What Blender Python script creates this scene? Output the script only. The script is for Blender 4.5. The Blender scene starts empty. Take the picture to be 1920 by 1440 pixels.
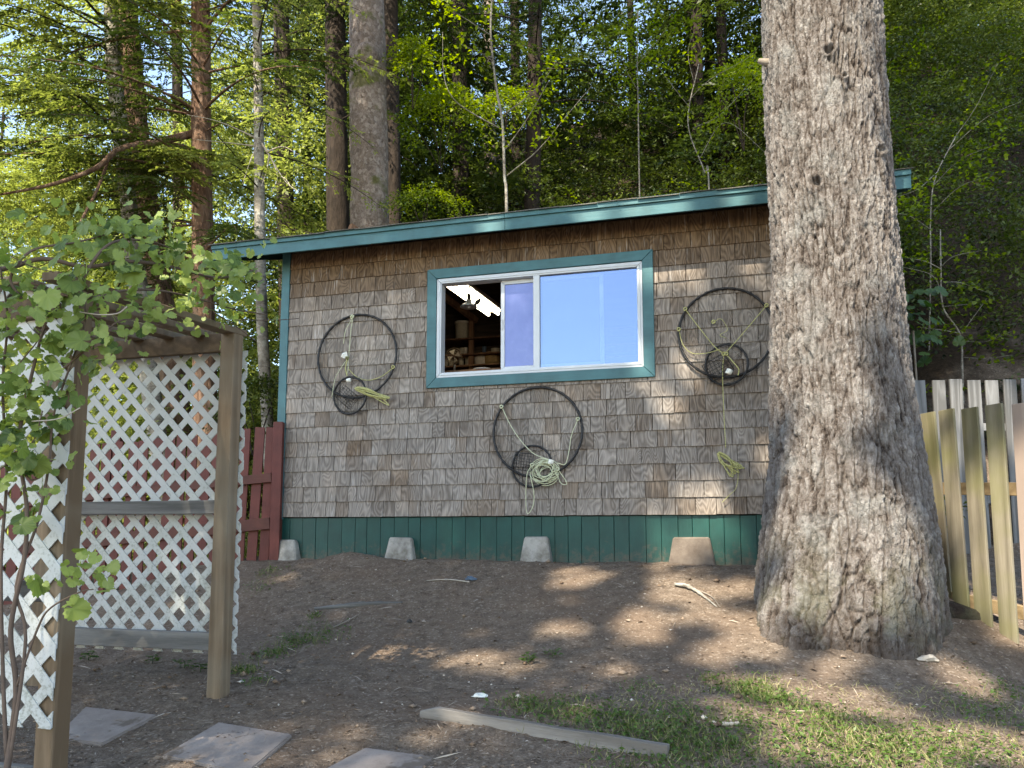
import bpy, bmesh, math, random
import numpy as np
from mathutils import Vector, Matrix
R = math.radians
rng = np.random.default_rng(7)
random.seed(7)
scene = bpy.context.scene
COL = scene.collection

# ------------------------------------------------------------------ camera
EZ = 1.4                                   # eye height, metres
FPX, HOR, PITCH = 1450.0, 1005.0, math.atan(1450.0 / 13500.0)
PY0 = HOR - FPX * math.tan(PITCH)
CP, SP = math.cos(PITCH), math.sin(PITCH)
cam_d = bpy.data.cameras.new('camera')
cam = bpy.data.objects.new('camera', cam_d)
COL.objects.link(cam)
cam.location = (0, 0, EZ)
cam.rotation_euler = (math.pi / 2 + PITCH, 0, 0)
cam_d.sensor_fit = 'HORIZONTAL'
cam_d.sensor_width = 36
cam_d.lens = 36 * FPX / 1920
cam_d.shift_y = (PY0 - 720) / 1920
cam_d.clip_end = 500
cam_d.clip_start = 0.05
scene.camera = cam

# ------------------------------------------------------------------ sky, sun, exposure
SUN_AZ, SUN_EL = R(180 + 32), R(50)        # azimuth from +Y towards +X: behind the camera, to its left
SUN = np.array([math.sin(SUN_AZ) * math.cos(SUN_EL), math.cos(SUN_AZ) * math.cos(SUN_EL), math.sin(SUN_EL)])
world = bpy.data.worlds.new('World')
scene.world = world
world.use_nodes = True
wn = world.node_tree.nodes
bg = wn['Background']
sky = wn.new('ShaderNodeTexSky')
sky.sky_type = 'NISHITA'
sky.sun_disc = False
sky.sun_elevation = SUN_EL
sky.sun_rotation = SUN_AZ
sky.air_density = 1.0
sky.dust_density = 0.6
sky.ozone_density = 1.0
world.node_tree.links.new(sky.outputs[0], bg.inputs[0])
bg.inputs[1].default_value = 0.15
sun_d = bpy.data.lights.new('sun', 'SUN')
sun_d.energy = 3.6
sun_d.angle = R(0.5)
sun_d.color = (1.0, 0.94, 0.84)
sun_o = bpy.data.objects.new('sun', sun_d)
COL.objects.link(sun_o)
sun_o.rotation_euler = Vector(SUN).to_track_quat('Z', 'Y').to_euler()
sun_o.location = (-10, -20, 30)
vs = scene.view_settings
vs.view_transform = 'Standard'
vs.look = 'None'
vs.gamma = 1
vs.use_curve_mapping = False
vs.exposure = 2.0
vs.use_white_balance = True               # a phone's warm balance for open shade
vs.white_balance_temperature = 7300
vs.white_balance_tint = 8
scene.cycles.use_denoising = True
scene.cycles.max_bounces = 8
scene.cycles.transparent_max_bounces = 8
scene.cycles.use_fast_gi = False
scene.cycles.sample_clamp_indirect = 6.0

# ------------------------------------------------------------------ pixel <-> place helpers (design measurements)
def ray(px, py):
    x = (px - 960) / FPX
    y = -(py - PY0) / FPX
    return np.array([x, CP - SP * y, SP + CP * y])
def at(px, py, depth):
    r = ray(px, py)
    return np.array([0, 0, EZ]) + r * (depth / r[1])
YAW = R(14.7)
UX = np.array([math.cos(YAW), -math.sin(YAW), 0])       # along the shed wall, to the right
MY = np.array([math.sin(YAW), math.cos(YAW), 0])        # into the shed
_r = ray(1012, HOR)
P0 = np.array([0, 0, EZ]) + _r * (6.66 / _r[1])
SHED_BASE = P0 - np.array([0, 0, 0.2])
def wl(px, py, d=0.0):
    """shed-local (s, z) of a pixel on the plane d metres in front of the wall"""
    r = ray(px, py)
    o = np.array([0, 0, EZ])
    t = ((SHED_BASE - MY * d - o) @ MY) / (r @ MY)
    q = o + r * t - SHED_BASE
    return float(q @ UX), float(q[2])
def shed_world(s, y, z):
    return SHED_BASE + UX * s + MY * y + np.array([0, 0, z])

# ------------------------------------------------------------------ noise
def _hash(ix, iy, iz, seed):
    h = (ix.astype(np.int64) * 374761393 + iy.astype(np.int64) * 668265263 + iz.astype(np.int64) * 2147483647 + seed * 1274126177) & 0xFFFFFFFF
    h = ((h ^ (h >> 13)) * 1274126177) & 0xFFFFFFFF
    h = ((h ^ (h >> 16)) * 2246822519) & 0xFFFFFFFF
    return ((h ^ (h >> 15)) & 0xFFFFFF) / float(0xFFFFFF)
def vnoise(x, y, z=None, seed=0):
    x = np.asarray(x, float); y = np.asarray(y, float)
    z = np.zeros_like(x) if z is None else np.asarray(z, float)
    ix, iy, iz = np.floor(x), np.floor(y), np.floor(z)
    fx, fy, fz = x - ix, y - iy, z - iz
    sx, sy, sz = [f * f * f * (f * (f * 6 - 15) + 10) for f in (fx, fy, fz)]
    out = 0
    for a in (0, 1):
        for b in (0, 1):
            for c in (0, 1):
                w = (sx if a else 1 - sx) * (sy if b else 1 - sy) * (sz if c else 1 - sz)
                out = out + w * _hash(ix + a, iy + b, iz + c, seed)
    return out * 2 - 1
def fbm(x, y, z=None, octv=4, seed=0):
    s, a, t = 0, 1.0, 0
    for k in range(octv):
        f = 2.03 ** k
        s = s + a * vnoise(np.asarray(x) * f, np.asarray(y) * f, None if z is None else np.asarray(z) * f, seed + k)
        t += a; a *= 0.5
    return s / t
def voro(x, y, z, seed=0):
    """F1, F2 and the id of the nearest cell"""
    ix, iy, iz = np.floor(x), np.floor(y), np.floor(z)
    f1 = np.full(x.shape, 9.0); f2 = np.full(x.shape, 9.0); cid = np.zeros(x.shape)
    for a in (-1, 0, 1):
        for b in (-1, 0, 1):
            for c in (-1, 0, 1):
                jx, jy, jz = ix + a, iy + b, iz + c
                d = np.sqrt((jx + _hash(jx, jy, jz, seed) - x) ** 2 + (jy + _hash(jx, jy, jz, seed + 1) - y) ** 2 + (jz + _hash(jx, jy, jz, seed + 2) - z) ** 2)
                near = d < f1
                f2 = np.where(near, f1, np.minimum(f2, d))
                cid = np.where(near, _hash(jx, jy, jz, seed + 3), cid)
                f1 = np.where(near, d, f1)
    return f1, f2, cid

# ------------------------------------------------------------------ ground height
_pq = [-30, -8, -6, -4, -3.3, -2.75, -2.0, -1.5, -0.9, -0.4, 0.0, 3, 60]
_pz = [-1.7, -1.32, -1.22, -1.06, -0.98, -0.86, -0.79, -0.70, -0.47, -0.27, -0.21, -0.2, -0.2]
def smooth(a, b, x):
    t = np.clip((x - a) / (b - a), 0, 1)
    return t * t * (3 - 2 * t)
def ground_z(X, Y, fine=True):
    X = np.asarray(X, float); Y = np.asarray(Y, float)
    dx, dy = X - SHED_BASE[0], Y - SHED_BASE[1]
    s = dx * UX[0] + dy * UX[1]
    q = dx * MY[0] + dy * MY[1]
    z = sum(np.interp(q + o, _pq, _pz) for o in (-0.2, 0, 0.2)) / 3
    z = z - 0.20 * smooth(2.4, 3.6, s) * smooth(-3.5, -1, q) * (1 - smooth(0.5, 2.5, q))   # lower along the right fence
    z = z - 0.10 * smooth(1.2, 3.0, s) * smooth(-4.6, -2.6, q) * (1 - smooth(-2.2, -1.0, q))
    z = z - 0.22 * smooth(-2.9, -4.2, s) * smooth(-2.5, -0.8, q) * (1 - smooth(3, 6, q))
    # the wooded hill behind
    k = 0.42 + 0.85 * smooth(-9.0, -3.0, X)
    st = 4.2 - 2.1 * smooth(2.6, 4.2, s)
    H = 5.0 + 27.0 * smooth(-9.0, 1.0, X)
    up = np.maximum(q - st, 0)
    z = z + H * (1 - np.exp(-k * up / H)) * smooth(0, 1.5, up)
    if fine:
        near = 1 - smooth(9, 14, np.abs(Y))
        z = z + 0.022 * fbm(X * 1.6, Y * 1.6, octv=3, seed=3) * near
        rt_ = np.hypot(X - 2.24, Y - 5.15)
        z = z + 0.02 * np.exp(-((rt_ - 0.50) / 0.20) ** 2) + 0.01 * np.exp(-((rt_ - 0.8) / 0.3) ** 2)
        z = z + 0.07 * np.exp(-((s + 1.72) / 0.25) ** 2 - ((q + 0.12) / 0.13) ** 2)
        z = z + 0.03 * np.exp(-((s + 0.5) / 0.9) ** 2 - ((q + 0.2) / 0.14) ** 2) * (0.6 + fbm(s * 6, q * 6, seed=9))
        z = z + 0.25 * fbm(X * 0.5, Y * 0.5, octv=3, seed=5) * smooth(8, 14, Y)
    return z + EZ
def gnd(px, py, lo=2.0, hi=40.0):
    """where the line of sight through a pixel meets the ground"""
    r = ray(px, py)
    d = np.arange(lo, min(hi, 14.0), 0.01)
    x, y, z = r[0] * d / r[1], d, EZ + r[2] * d / r[1]
    g = ground_z(x, y)
    i = int(np.argmax(z <= g))
    return np.array([x[i], y[i], g[i]])

# ------------------------------------------------------------------ object helpers
def tag(o, label=None, cat=None, group=None, kind=None):
    if label: o['label'] = label
    if cat: o['category'] = cat
    if group: o['group'] = group
    if kind: o['kind'] = kind
    return o
def empty(name, loc=(0, 0, 0), rz=0.0, label=None, cat=None, group=None):
    o = bpy.data.objects.new(name, None)
    COL.objects.link(o)
    o.location = tuple(loc); o.rotation_euler = (0, 0, rz)
    o.empty_display_size = 0.1
    return tag(o, label, cat, group)
def link(name, me, parent=None, loc=None, rot=None, scale=None):
    o = bpy.data.objects.new(name, me)
    COL.objects.link(o)
    if parent is not None: o.parent = parent
    if loc is not None: o.location = tuple(loc)
    if rot is not None: o.rotation_euler = rot
    if scale is not None: o.scale = scale
    return o
def mesh_np(name, V, F, mat, tone=None, rnd=None, smoothed=False):
    V = np.asarray(V, np.float32); F = np.asarray(F, np.int32)
    me = bpy.data.meshes.new(name)
    n, k = F.shape
    me.vertices.add(len(V)); me.vertices.foreach_set('co', V.ravel())
    me.loops.add(n * k); me.loops.foreach_set('vertex_index', F.ravel())
    me.polygons.add(n)
    me.polygons.foreach_set('loop_start', np.arange(0, n * k, k, dtype=np.int32))
    if smoothed: me.polygons.foreach_set('use_smooth', np.ones(n, bool))
    me.update(calc_edges=True)
    for nm, arr in (('tone', tone), ('rnd', rnd)):
        if arr is not None:
            a = me.attributes.new(nm, 'FLOAT', 'FACE' if len(arr) == n else 'POINT')
            a.data.foreach_set('value', np.asarray(arr, np.float32))
    me.materials.append(mat)
    return me
class MB:
    """collects boxes, tubes and polygons into one mesh"""
    def __init__(self): self.v = []; self.f = []; self.sm = []
    def add(self, vs, fs, sm=False):
        b = len(self.v)
        self.v += [tuple(float(c) for c in p) for p in vs]
        self.f += [tuple(i + b for i in f) for f in fs]
        self.sm += [sm] * len(fs)
        return self
    def box(self, lo, hi, M=None, taper=None):
        x0, y0, z0 = lo; x1, y1, z1 = hi
        vs = [(x0,y0,z0),(x1,y0,z0),(x1,y1,z0),(x0,y1,z0),(x0,y0,z1),(x1,y0,z1),(x1,y1,z1),(x0,y1,z1)]
        if M is not None: vs = [tuple(M @ Vector(p)) for p in vs]
        return self.add(vs, [(0,3,2,1),(4,5,6,7),(0,1,5,4),(1,2,6,5),(2,3,7,6),(3,0,4,7)])
    def bar(self, a, b, w, h, up=(0, 0, 1)):
        """a rectangular bar from a to b, w across and h along up"""
        a = Vector(a); b = Vector(b); d = (b - a).normalized()
        s = d.cross(Vector(up)).normalized(); u = s.cross(d).normalized()
        vs = []
        for p in (a, b):
            for (i, j) in ((-1, -1), (1, -1), (1, 1), (-1, 1)):
                vs.append(p + s * (i * w / 2) + u * (j * h / 2))
        return self.add(vs, [(0,1,2,3),(7,6,5,4),(0,4,5,1),(1,5,6,2),(2,6,7,3),(3,7,4,0)])
    def tube(self, pts, rad, k=8, closed=False, cap=True):
        pts = [Vector(p) for p in pts]; n = len(pts)
        if not hasattr(rad, '__len__'): rad = [rad] * n
        T = []
        for i in range(n):
            a = pts[(i - 1) % n] if (closed or i > 0) else pts[i]
            b = pts[(i + 1) % n] if (closed or i < n - 1) else pts[i]
            t = b - a
            T.append(t.normalized() if t.length > 1e-9 else Vector((0, 0, 1)))
        ref = Vector((0, 0, 1)) if abs(T[0].z) < 0.9 else Vector((1, 0, 0))
        N = T[0].cross(ref).normalized()
        vs = []
        for i in range(n):
            N = (N - T[i] * N.dot(T[i]))
            N = N.normalized() if N.length > 1e-6 else T[i].orthogonal().normalized()
            B = T[i].cross(N)
            for j in range(k):
                a = 2 * math.pi * j / k
                vs.append(pts[i] + (N * math.cos(a) + B * math.sin(a)) * rad[i])
        fs = []
        for i in range(n if closed else n - 1):
            i2 = (i + 1) % n
            for j in range(k):
                j2 = (j + 1) % k
                fs.append((i * k + j, i * k + j2, i2 * k + j2, i2 * k + j))
        if cap and not closed:
            fs.append(tuple(range(k - 1, -1, -1))); fs.append(tuple((n - 1) * k + j for j in range(k)))
        return self.add(vs, fs, True)
    def lathe(self, prof, k=20, c=(0, 0, 0)):
        vs, fs = [], []
        for (r, z) in prof:
            for j in range(k):
                a = 2 * math.pi * j / k
                vs.append((c[0] + r * math.cos(a), c[1] + r * math.sin(a), c[2] + z))
        for i in range(len(prof) - 1):
            for j in range(k):
                j2 = (j + 1) % k
                fs.append((i * k + j, i * k + j2, (i + 1) * k + j2, (i + 1) * k + j))
        return self.add(vs, fs, True)
    def mesh(self, name, mat, bevel=0.0):
        me = bpy.data.meshes.new(name)
        me.from_pydata(self.v, [], self.f)
        me.polygons.foreach_set('use_smooth', self.sm)
        if bevel:
            bm = bmesh.new(); bm.from_mesh(me)
            bmesh.ops.bevel(bm, geom=[e for e in bm.edges if len(e.link_faces) == 2 and e.calc_face_angle(0) > 0.6], offset=bevel, segments=1, affect='EDGES', clamp_overlap=True)
            bm.to_mesh(me); bm.free()
        me.materials.append(mat); me.update()
        return me
    def build(self, name, mat, parent=None, loc=None, rot=None, bevel=0.0):
        return link(name, self.mesh(name, mat, bevel), parent, loc, rot)
def copy_tree(o, parent=None):
    c = o.copy(); COL.objects.link(c); c.parent = parent
    for ch in o.children: copy_tree(ch, c)
    return c

# ------------------------------------------------------------------ materials
class N:
    """tiny node helper: N(material)"""
    def __init__(self, name):
        self.m = bpy.data.materials.new(name); self.m.use_nodes = True
        self.t = self.m.node_tree; self.t.nodes.clear()
        self.out = self.t.nodes.new('ShaderNodeOutputMaterial')
    def n(self, kind, ins=None, **props):
        nd = self.t.nodes.new('ShaderNode' + kind)
        for k, v in props.items(): setattr(nd, k, v)
        for k, v in (ins or {}).items(): self.set(nd, k, v)
        return nd
    def set(self, nd, k, v):
        s = nd.inputs[k]
        if isinstance(v, bpy.types.NodeSocket): self.t.links.new(v, s)
        elif isinstance(v, bpy.types.Node): self.t.links.new(v.outputs[0], s)
        else:
            if hasattr(s.default_value, '__len__') and len(s.default_value) == 4 and len(v) == 3: v = (*v, 1)
            s.default_value = v
    def math(self, op, a, b=0.0, c=0.0):
        return self.n('Math', {0: a, 1: b, 2: c}, operation=op).outputs[0]
    def vmul(self, v, s):
        return self.n('VectorMath', {0: v, 1: s}, operation='MULTIPLY').outputs[0]
    def vadd(self, v, s):
        return self.n('VectorMath', {0: v, 1: s}, operation='ADD').outputs[0]
    def noise(self, vec, scale, detail=3.0, rough=0.55, dist=0.0):
        nd = self.n('TexNoise', {'Vector': vec, 'Scale': scale, 'Detail': detail, 'Roughness': rough, 'Distortion': dist})
        return nd.outputs['Fac'] if 'Fac' in nd.outputs else nd.outputs[0]
    def voro(self, vec, scale, feature='F1', out='Distance', rnd=1.0):
        return self.n('TexVoronoi', {'Vector': vec, 'Scale': scale, 'Randomness': rnd}, feature=feature).outputs[out]
    def ramp(self, fac, stops, interp='LINEAR'):
        nd = self.n('ValToRGB', {0: fac}); cr = nd.color_ramp; cr.interpolation = interp
        while len(cr.elements) < len(stops): cr.elements.new(0.5)
        for e, (p, c) in zip(cr.elements, stops):
            e.position = p
            e.color = (*c, 1) if hasattr(c, '__len__') else (c, c, c, 1)
        return nd.outputs[0]
    def mix(self, f, a, b, mode='MIX'):
        nd = self.n('Mix', None, data_type='RGBA', blend_type=mode)
        self.set(nd, 0, f); self.set(nd, 6, a if not isinstance(a, tuple) else (*a, 1)); self.set(nd, 7, b if not isinstance(b, tuple) else (*b, 1))
        return nd.outputs[2]
    def objpos(self): return self.n('TexCoord').outputs['Object']
    def pos(self): return self.n('NewGeometry').outputs['Position']
    def attr(self, nm): return self.n('Attribute', None, attribute_name=nm).outputs['Fac']
    def orand(self): return self.n('ObjectInfo').outputs['Random']
    def bump(self, h, strength=0.5, dist=0.01):
        return self.n('Bump', {'Height': h, 'Strength': strength, 'Distance': dist}).outputs[0]
    def done(self, color, rough=0.8, bump=None, spec=0.3, metal=0.0, **kw):
        p = self.n('BsdfPrincipled', {'Base Color': color, 'Roughness': rough, 'Specular IOR Level': spec, 'Metallic': metal})
        for k, v in kw.items(): self.set(p, k.replace('_', ' '), v)
        if bump is not None: self.set(p, 'Normal', bump)
        self.t.links.new(p.outputs[0], self.out.inputs[0])
        self.p = p
        return self.m

def wood(name, dark, light, grain=(60, 60, 3), rough=0.8, contour=9.0, knots=False, tint=None, tint_amt=0.5, vary=0.35, seed=0.0, bumpy=0.4):
    """long-grained wood: grain runs along the axis with the small grain factor"""
    m = N(name)
    r = m.math('ADD', m.orand(), m.attr('rnd'))
    p = m.vadd(m.objpos(), m.n('CombineXYZ', {0: m.math('MULTIPLY', r, 17.0), 1: m.math('MULTIPLY', r, 31.0), 2: m.math('MULTIPLY', r, 53.0)}).outputs[0])
    ps = m.vmul(p, tuple(g for g in grain))
    fine = m.noise(ps, 4.0, 4, 0.65)
    broad = m.noise(m.vmul(p, tuple(g * 0.12 for g in grain)), 1.2, 2, 0.5)
    cont = m.math('FRACT', m.math('MULTIPLY', broad, contour))
    cont = m.math('ABSOLUTE', m.math('SUBTRACT', cont, 0.5))
    f = m.math('ADD', m.math('MULTIPLY', cont, 0.9), m.math('MULTIPLY', fine, 0.55))
    f = m.math('ADD', m.math('SUBTRACT', f, 0.25), m.math('MULTIPLY', m.math('SUBTRACT', m.math('FRACT', m.math('MULTIPLY', r, 7.31)), 0.5), vary))
    c = m.ramp(f, [(0.05, dark), (0.85, light)])
    if tint:
        big = m.noise(m.vadd(m.pos(), (seed, 0, 0)), 1.7, 3, 0.6)
        c = m.mix(m.math('MULTIPLY', m.ramp(big, [(0.45, 0.0), (0.65, 1.0)]), tint_amt), c, tint)
    return m.done(c, rough, m.bump(m.math('ADD', fine, m.math('MULTIPLY', cont, 0.5)), bumpy, 0.004))

def painted(name, col, rough=0.55, wear=None, grain=(50, 50, 3), amt=0.25):
    m = N(name)
    r = m.orand()
    p = m.vadd(m.objpos(), m.n('CombineXYZ', {0: m.math('MULTIPLY', r, 11.0), 1: r, 2: m.math('MULTIPLY', r, 23.0)}).outputs[0])
    g = m.noise(m.vmul(p, grain), 2.0, 4, 0.6)
    b = m.noise(p, 5.0, 4, 0.6)
    c = m.mix(m.ramp(b, [(0.3, 0.0), (0.7, 1.0)]), tuple(x * (1 - amt) for x in col), tuple(min(1, x * (1 + amt)) for x in col))
    c = m.mix(m.ramp(g, [(0.35, 0.0), (0.75, amt)]), c, tuple(min(1, x * 1.5 + 0.01) for x in col))
    if wear:
        w = m.noise(m.vmul(p, tuple(x * 0.3 + 2 for x in grain)), 6.0, 5, 0.7)
        c = m.mix(m.ramp(w, [(0.66, 0.0), (0.72, 1.0)]), c, wear)
    return m.done(c, rough, m.bump(g, 0.35, 0.003), 0.35)

def leafmat(name, dark, light, trans=0.42, rough=0.45, spec=0.35, vary=0.5, tip=None):
    m = N(name)
    t = m.math('ADD', m.attr('tone'), m.math('MULTIPLY', m.orand(), vary))
    t = m.math('ADD', t, m.math('MULTIPLY', m.math('SUBTRACT', m.noise(m.pos(), 0.9, 2, 0.5), 0.5), 0.9))
    stops = [(0.1, dark), (0.9, light)]
    if tip: stops.append((1.0, tip))
    c = m.ramp(t, stops)
    p = m.n('BsdfPrincipled', {'Base Color': c, 'Roughness': rough, 'Specular IOR Level': spec})
    tr = m.n('BsdfTranslucent', {'Color': m.mix(0.5, c, (0.35, 0.5, 0.03), 'MULTIPLY') if False else m.n('HueSaturation', {'Saturation': 1.15, 'Value': 1.5, 'Color': c}).outputs[0]})
    mx = m.n('MixShader', {0: trans, 1: p.outputs[0], 2: tr.outputs[0]})
    m.t.links.new(mx.outputs[0], m.out.inputs[0])
    return m.m

M = {}
def setup_materials():
    # weathered cedar shingles
    m = N('cedar_shingle')
    gc = m.n('Attribute', None, attribute_name='gc').outputs['Vector']
    r = m.math('FRACT', m.math('ADD', m.orand(), m.attr('rnd')))
    off = m.n('CombineXYZ', {0: m.math('MULTIPLY', r, 37.0), 1: 0.0, 2: m.math('MULTIPLY', r, 71.0)}).outputs[0]
    p = m.vadd(gc, off)
    fine = m.noise(m.vmul(p, (150, 30, 5)), 1.6, 4, 0.7)
    broad = m.noise(m.vmul(p, (9.0, 4, 2.6)), 1.0, 1, 0.4, 0.4)
    cont = m.math('ABSOLUTE', m.math('SUBTRACT', m.math('FRACT', m.math('MULTIPLY', broad, 13.0)), 0.5))
    r2 = m.math('FRACT', m.math('MULTIPLY', r, 13.7))
    f = m.math('ADD', m.math('MULTIPLY', cont, 0.75), m.math('MULTIPLY', fine, 0.75))
    f = m.math('ADD', m.math('SUBTRACT', f, 0.33), m.math('MULTIPLY', m.math('SUBTRACT', r2, 0.5), 0.22))
    grey = m.ramp(f, [(0.0, (0.135, 0.115, 0.099)), (0.45, (0.30, 0.263, 0.231)), (0.9, (0.50, 0.457, 0.412))])
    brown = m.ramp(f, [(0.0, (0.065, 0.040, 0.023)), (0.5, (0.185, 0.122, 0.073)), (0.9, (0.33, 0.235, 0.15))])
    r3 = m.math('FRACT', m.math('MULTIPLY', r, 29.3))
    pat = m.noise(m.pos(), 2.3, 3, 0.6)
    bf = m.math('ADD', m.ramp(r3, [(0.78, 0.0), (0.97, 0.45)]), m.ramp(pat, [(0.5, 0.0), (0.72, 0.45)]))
    # courses kept dry under the eave have not silvered; brown deepened to add eave shade
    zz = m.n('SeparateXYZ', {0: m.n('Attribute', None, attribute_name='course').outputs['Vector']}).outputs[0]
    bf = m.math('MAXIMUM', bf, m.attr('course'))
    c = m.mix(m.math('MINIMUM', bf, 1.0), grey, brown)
    pale = m.noise(m.vmul(p, (55, 8, 2.2)), 1.3, 3, 0.7)
    c = m.mix(m.ramp(pale, [(0.60, 0.0), (0.74, 0.6)]), c, (0.60, 0.575, 0.55))
    stain = m.noise(m.vmul(p, (16, 8, 5)), 1.1, 4, 0.65)
    c = m.mix(m.ramp(stain, [(0.54, 0.0), (0.74, 0.4)]), c, (0.11, 0.092, 0.078))
    M['shingle'] = m.done(c, 0.85, m.bump(m.math('ADD', fine, cont), 0.45, 0.003), 0.2)
    M['teal'] = painted('teal_paint', (0.036, 0.115, 0.130), 0.5, grain=(3, 50, 50), wear=(0.075, 0.165, 0.175))
    M['teal_v'] = painted('teal_paint_upright', (0.036, 0.115, 0.130), 0.5, wear=(0.075, 0.165, 0.175))
    M['green'] = painted('green_skirt_paint', (0.005, 0.048, 0.040), 0.5)
    # mud splashed on the foot of the skirting
    nt = M['green'].node_tree; pb = [n for n in nt.nodes if n.type == 'BSDF_PRINCIPLED'][0]
    old = pb.inputs['Base Color'].links[0].from_socket
    h = N.__new__(N); h.m = M['green']; h.t = nt
    zz = h.n('SeparateXYZ', {0: h.objpos()}).outputs[2]
    sp = h.math('ADD', h.math('MULTIPLY', h.math('SUBTRACT', 0.13, zz), 4.0), h.math('MULTIPLY', h.math('SUBTRACT', h.noise(h.pos(), 22, 4, 0.7), 0.5), 2.6))
    nt.links.new(h.mix(h.ramp(sp, [(0.15, 0.0), (0.9, 0.75)]), old, (0.10, 0.075, 0.055)), pb.inputs['Base Color'])
    M['vinyl'] = painted('white_vinyl', (0.50, 0.53, 0.56), 0.4, amt=0.08, wear=(0.33, 0.35, 0.37))
    # asphalt roofing
    m = N('roofing'); p = m.objpos(); v = m.noise(p, 90, 3, 0.7)
    M['roofing'] = m.done(m.ramp(v, [(0.3, (0.05, 0.05, 0.045)), (0.7, (0.17, 0.16, 0.14))]), 0.95, m.bump(v, 0.6, 0.004))
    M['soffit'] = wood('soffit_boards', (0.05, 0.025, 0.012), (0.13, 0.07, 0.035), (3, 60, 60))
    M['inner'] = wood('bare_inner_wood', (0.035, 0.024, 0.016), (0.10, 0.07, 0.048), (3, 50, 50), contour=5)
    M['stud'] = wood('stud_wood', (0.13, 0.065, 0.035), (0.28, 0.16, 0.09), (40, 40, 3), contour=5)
    # concrete
    m = N('concrete'); p = m.vadd(m.objpos(), m.n('CombineXYZ', {0: m.orand()}).outputs[0])
    a = m.noise(p, 9, 5, 0.65); b = m.noise(p, 70, 3, 0.7)
    c = m.ramp(a, [(0.3, (0.13, 0.115, 0.095)), (0.62, (0.33, 0.315, 0.285))])
    c = m.mix(m.ramp(b, [(0.62, 0.0), (0.7, 0.6)]), c, (0.10, 0.09, 0.08))
    M['concrete'] = m.done(c, 0.9, m.bump(m.math('ADD', a, b), 0.6, 0.006))
    m = N('brown_concrete'); p = m.objpos(); a = m.noise(p, 8, 5, 0.65); b = m.noise(p, 80, 3, 0.7)
    c = m.ramp(a, [(0.3, (0.085, 0.065, 0.052)), (0.65, (0.155, 0.128, 0.106))])
    M['concrete_brown'] = m.done(c, 0.9, m.bump(m.math('ADD', a, b), 0.6, 0.006))
    m = N('paver_stone'); p = m.vadd(m.pos(), (3, 0, 0)); a = m.noise(p, 5, 5, 0.65); b = m.noise(p, 60, 4, 0.7)
    c = m.ramp(a, [(0.3, (0.19, 0.155, 0.135)), (0.7, (0.30, 0.26, 0.235))])
    c = m.mix(m.ramp(b, [(0.55, 0.0), (0.75, 0.6)]), c, (0.17, 0.135, 0.11))
    dirt = m.noise(p, 3.2, 5, 0.6, 0.3)
    c = m.mix(m.ramp(dirt, [(0.60, 0.0), (0.64, 0.75)]), c, (0.10, 0.075, 0.055))
    M['paver'] = m.done(c, 0.9, m.bump(b, 0.5, 0.004))
    # white plastic lattice with grime spots
    m = N('white_lattice_plastic'); p = m.pos(); a = m.noise(p, 60, 4, 0.7); b = m.noise(p, 4, 4, 0.6)
    z = m.n('SeparateXYZ', {0: p}).outputs[2]
    grime = m.math('ADD', m.math('MULTIPLY', m.math('SUBTRACT', 1.9, z), 0.09), m.math('MULTIPLY', b, 0.35))
    g = m.math('MULTIPLY', m.ramp(m.math('ADD', a, m.math('SUBTRACT', grime, 0.30)), [(0.45, 0.0), (0.66, 1.0)]), 0.75)
    c = m.mix(m.ramp(b, [(0.4, 0.0), (0.7, 0.35)]), (0.52, 0.53, 0.52), (0.41, 0.44, 0.34))
    M['lattice'] = m.done(m.mix(g, c, (0.15, 0.155, 0.11)), 0.45, None, 0.4)
    M['lattice_clean'] = painted('white_lattice_fresh', (0.55, 0.58, 0.61), 0.42, amt=0.08, wear=(0.38, 0.41, 0.36))
    M['post'] = wood('treated_post', (0.13, 0.088, 0.052), (0.29, 0.205, 0.13), (45, 45, 2.5), contour=6, tint=(0.25, 0.215, 0.16), tint_amt=0.5)
    M['post_dark'] = wood('treated_beam', (0.09, 0.062, 0.036), (0.21, 0.145, 0.085), (45, 3, 45), contour=6)
    M['rail_grey'] = wood('grey_rail', (0.10, 0.095, 0.088), (0.26, 0.25, 0.235), (3, 45, 45), contour=6)
    M['red'] = painted('oxblood_stain', (0.105, 0.026, 0.020), 0.6, amt=0.3)
    M['red_rail'] = painted('oxblood_rail', (0.085, 0.026, 0.018), 0.6, grain=(3, 50, 50), amt=0.3)
    M['fence_olive'] = wood('mossy_board', (0.115, 0.098, 0.070), (0.29, 0.255, 0.195), (35, 35, 1.6), contour=7, tint=(0.155, 0.155, 0.05), tint_amt=0.55, bumpy=0.35, vary=0.5)
    M['fence_pink'] = wood('fresh_board', (0.26, 0.20, 0.165), (0.42, 0.345, 0.295), (35, 35, 2.2), contour=7, bumpy=0.2)
    M['fence_rail'] = wood('tan_rail', (0.17, 0.12, 0.065), (0.34, 0.25, 0.14), (3, 35, 35), contour=6)
    M['fence_grey'] = wood('silvered_board', (0.095, 0.095, 0.095), (0.28, 0.285, 0.295), (35, 35, 2.2), contour=9, vary=0.5)
    M['edging'] = wood('grey_edging_board', (0.13, 0.115, 0.10), (0.33, 0.305, 0.275), (3, 40, 40), contour=6)
    def plain(nm, c, rough=0.6, sc=40, amt=0.25, **k):
        m = N(nm); v = m.noise(m.objpos(), sc, 3, 0.6)
        return m.done(m.mix(v, tuple(x * (1 - amt) for x in c), tuple(min(1, x * (1 + amt)) for x in c)), rough, m.bump(v, 0.3, 0.002), **k)
    M['plain'] = plain
    # black hoop wrapped in strip
    m = N('black_rubber_wrap'); p = m.pos(); w = m.noise(p, 55, 3, 0.6)
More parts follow.
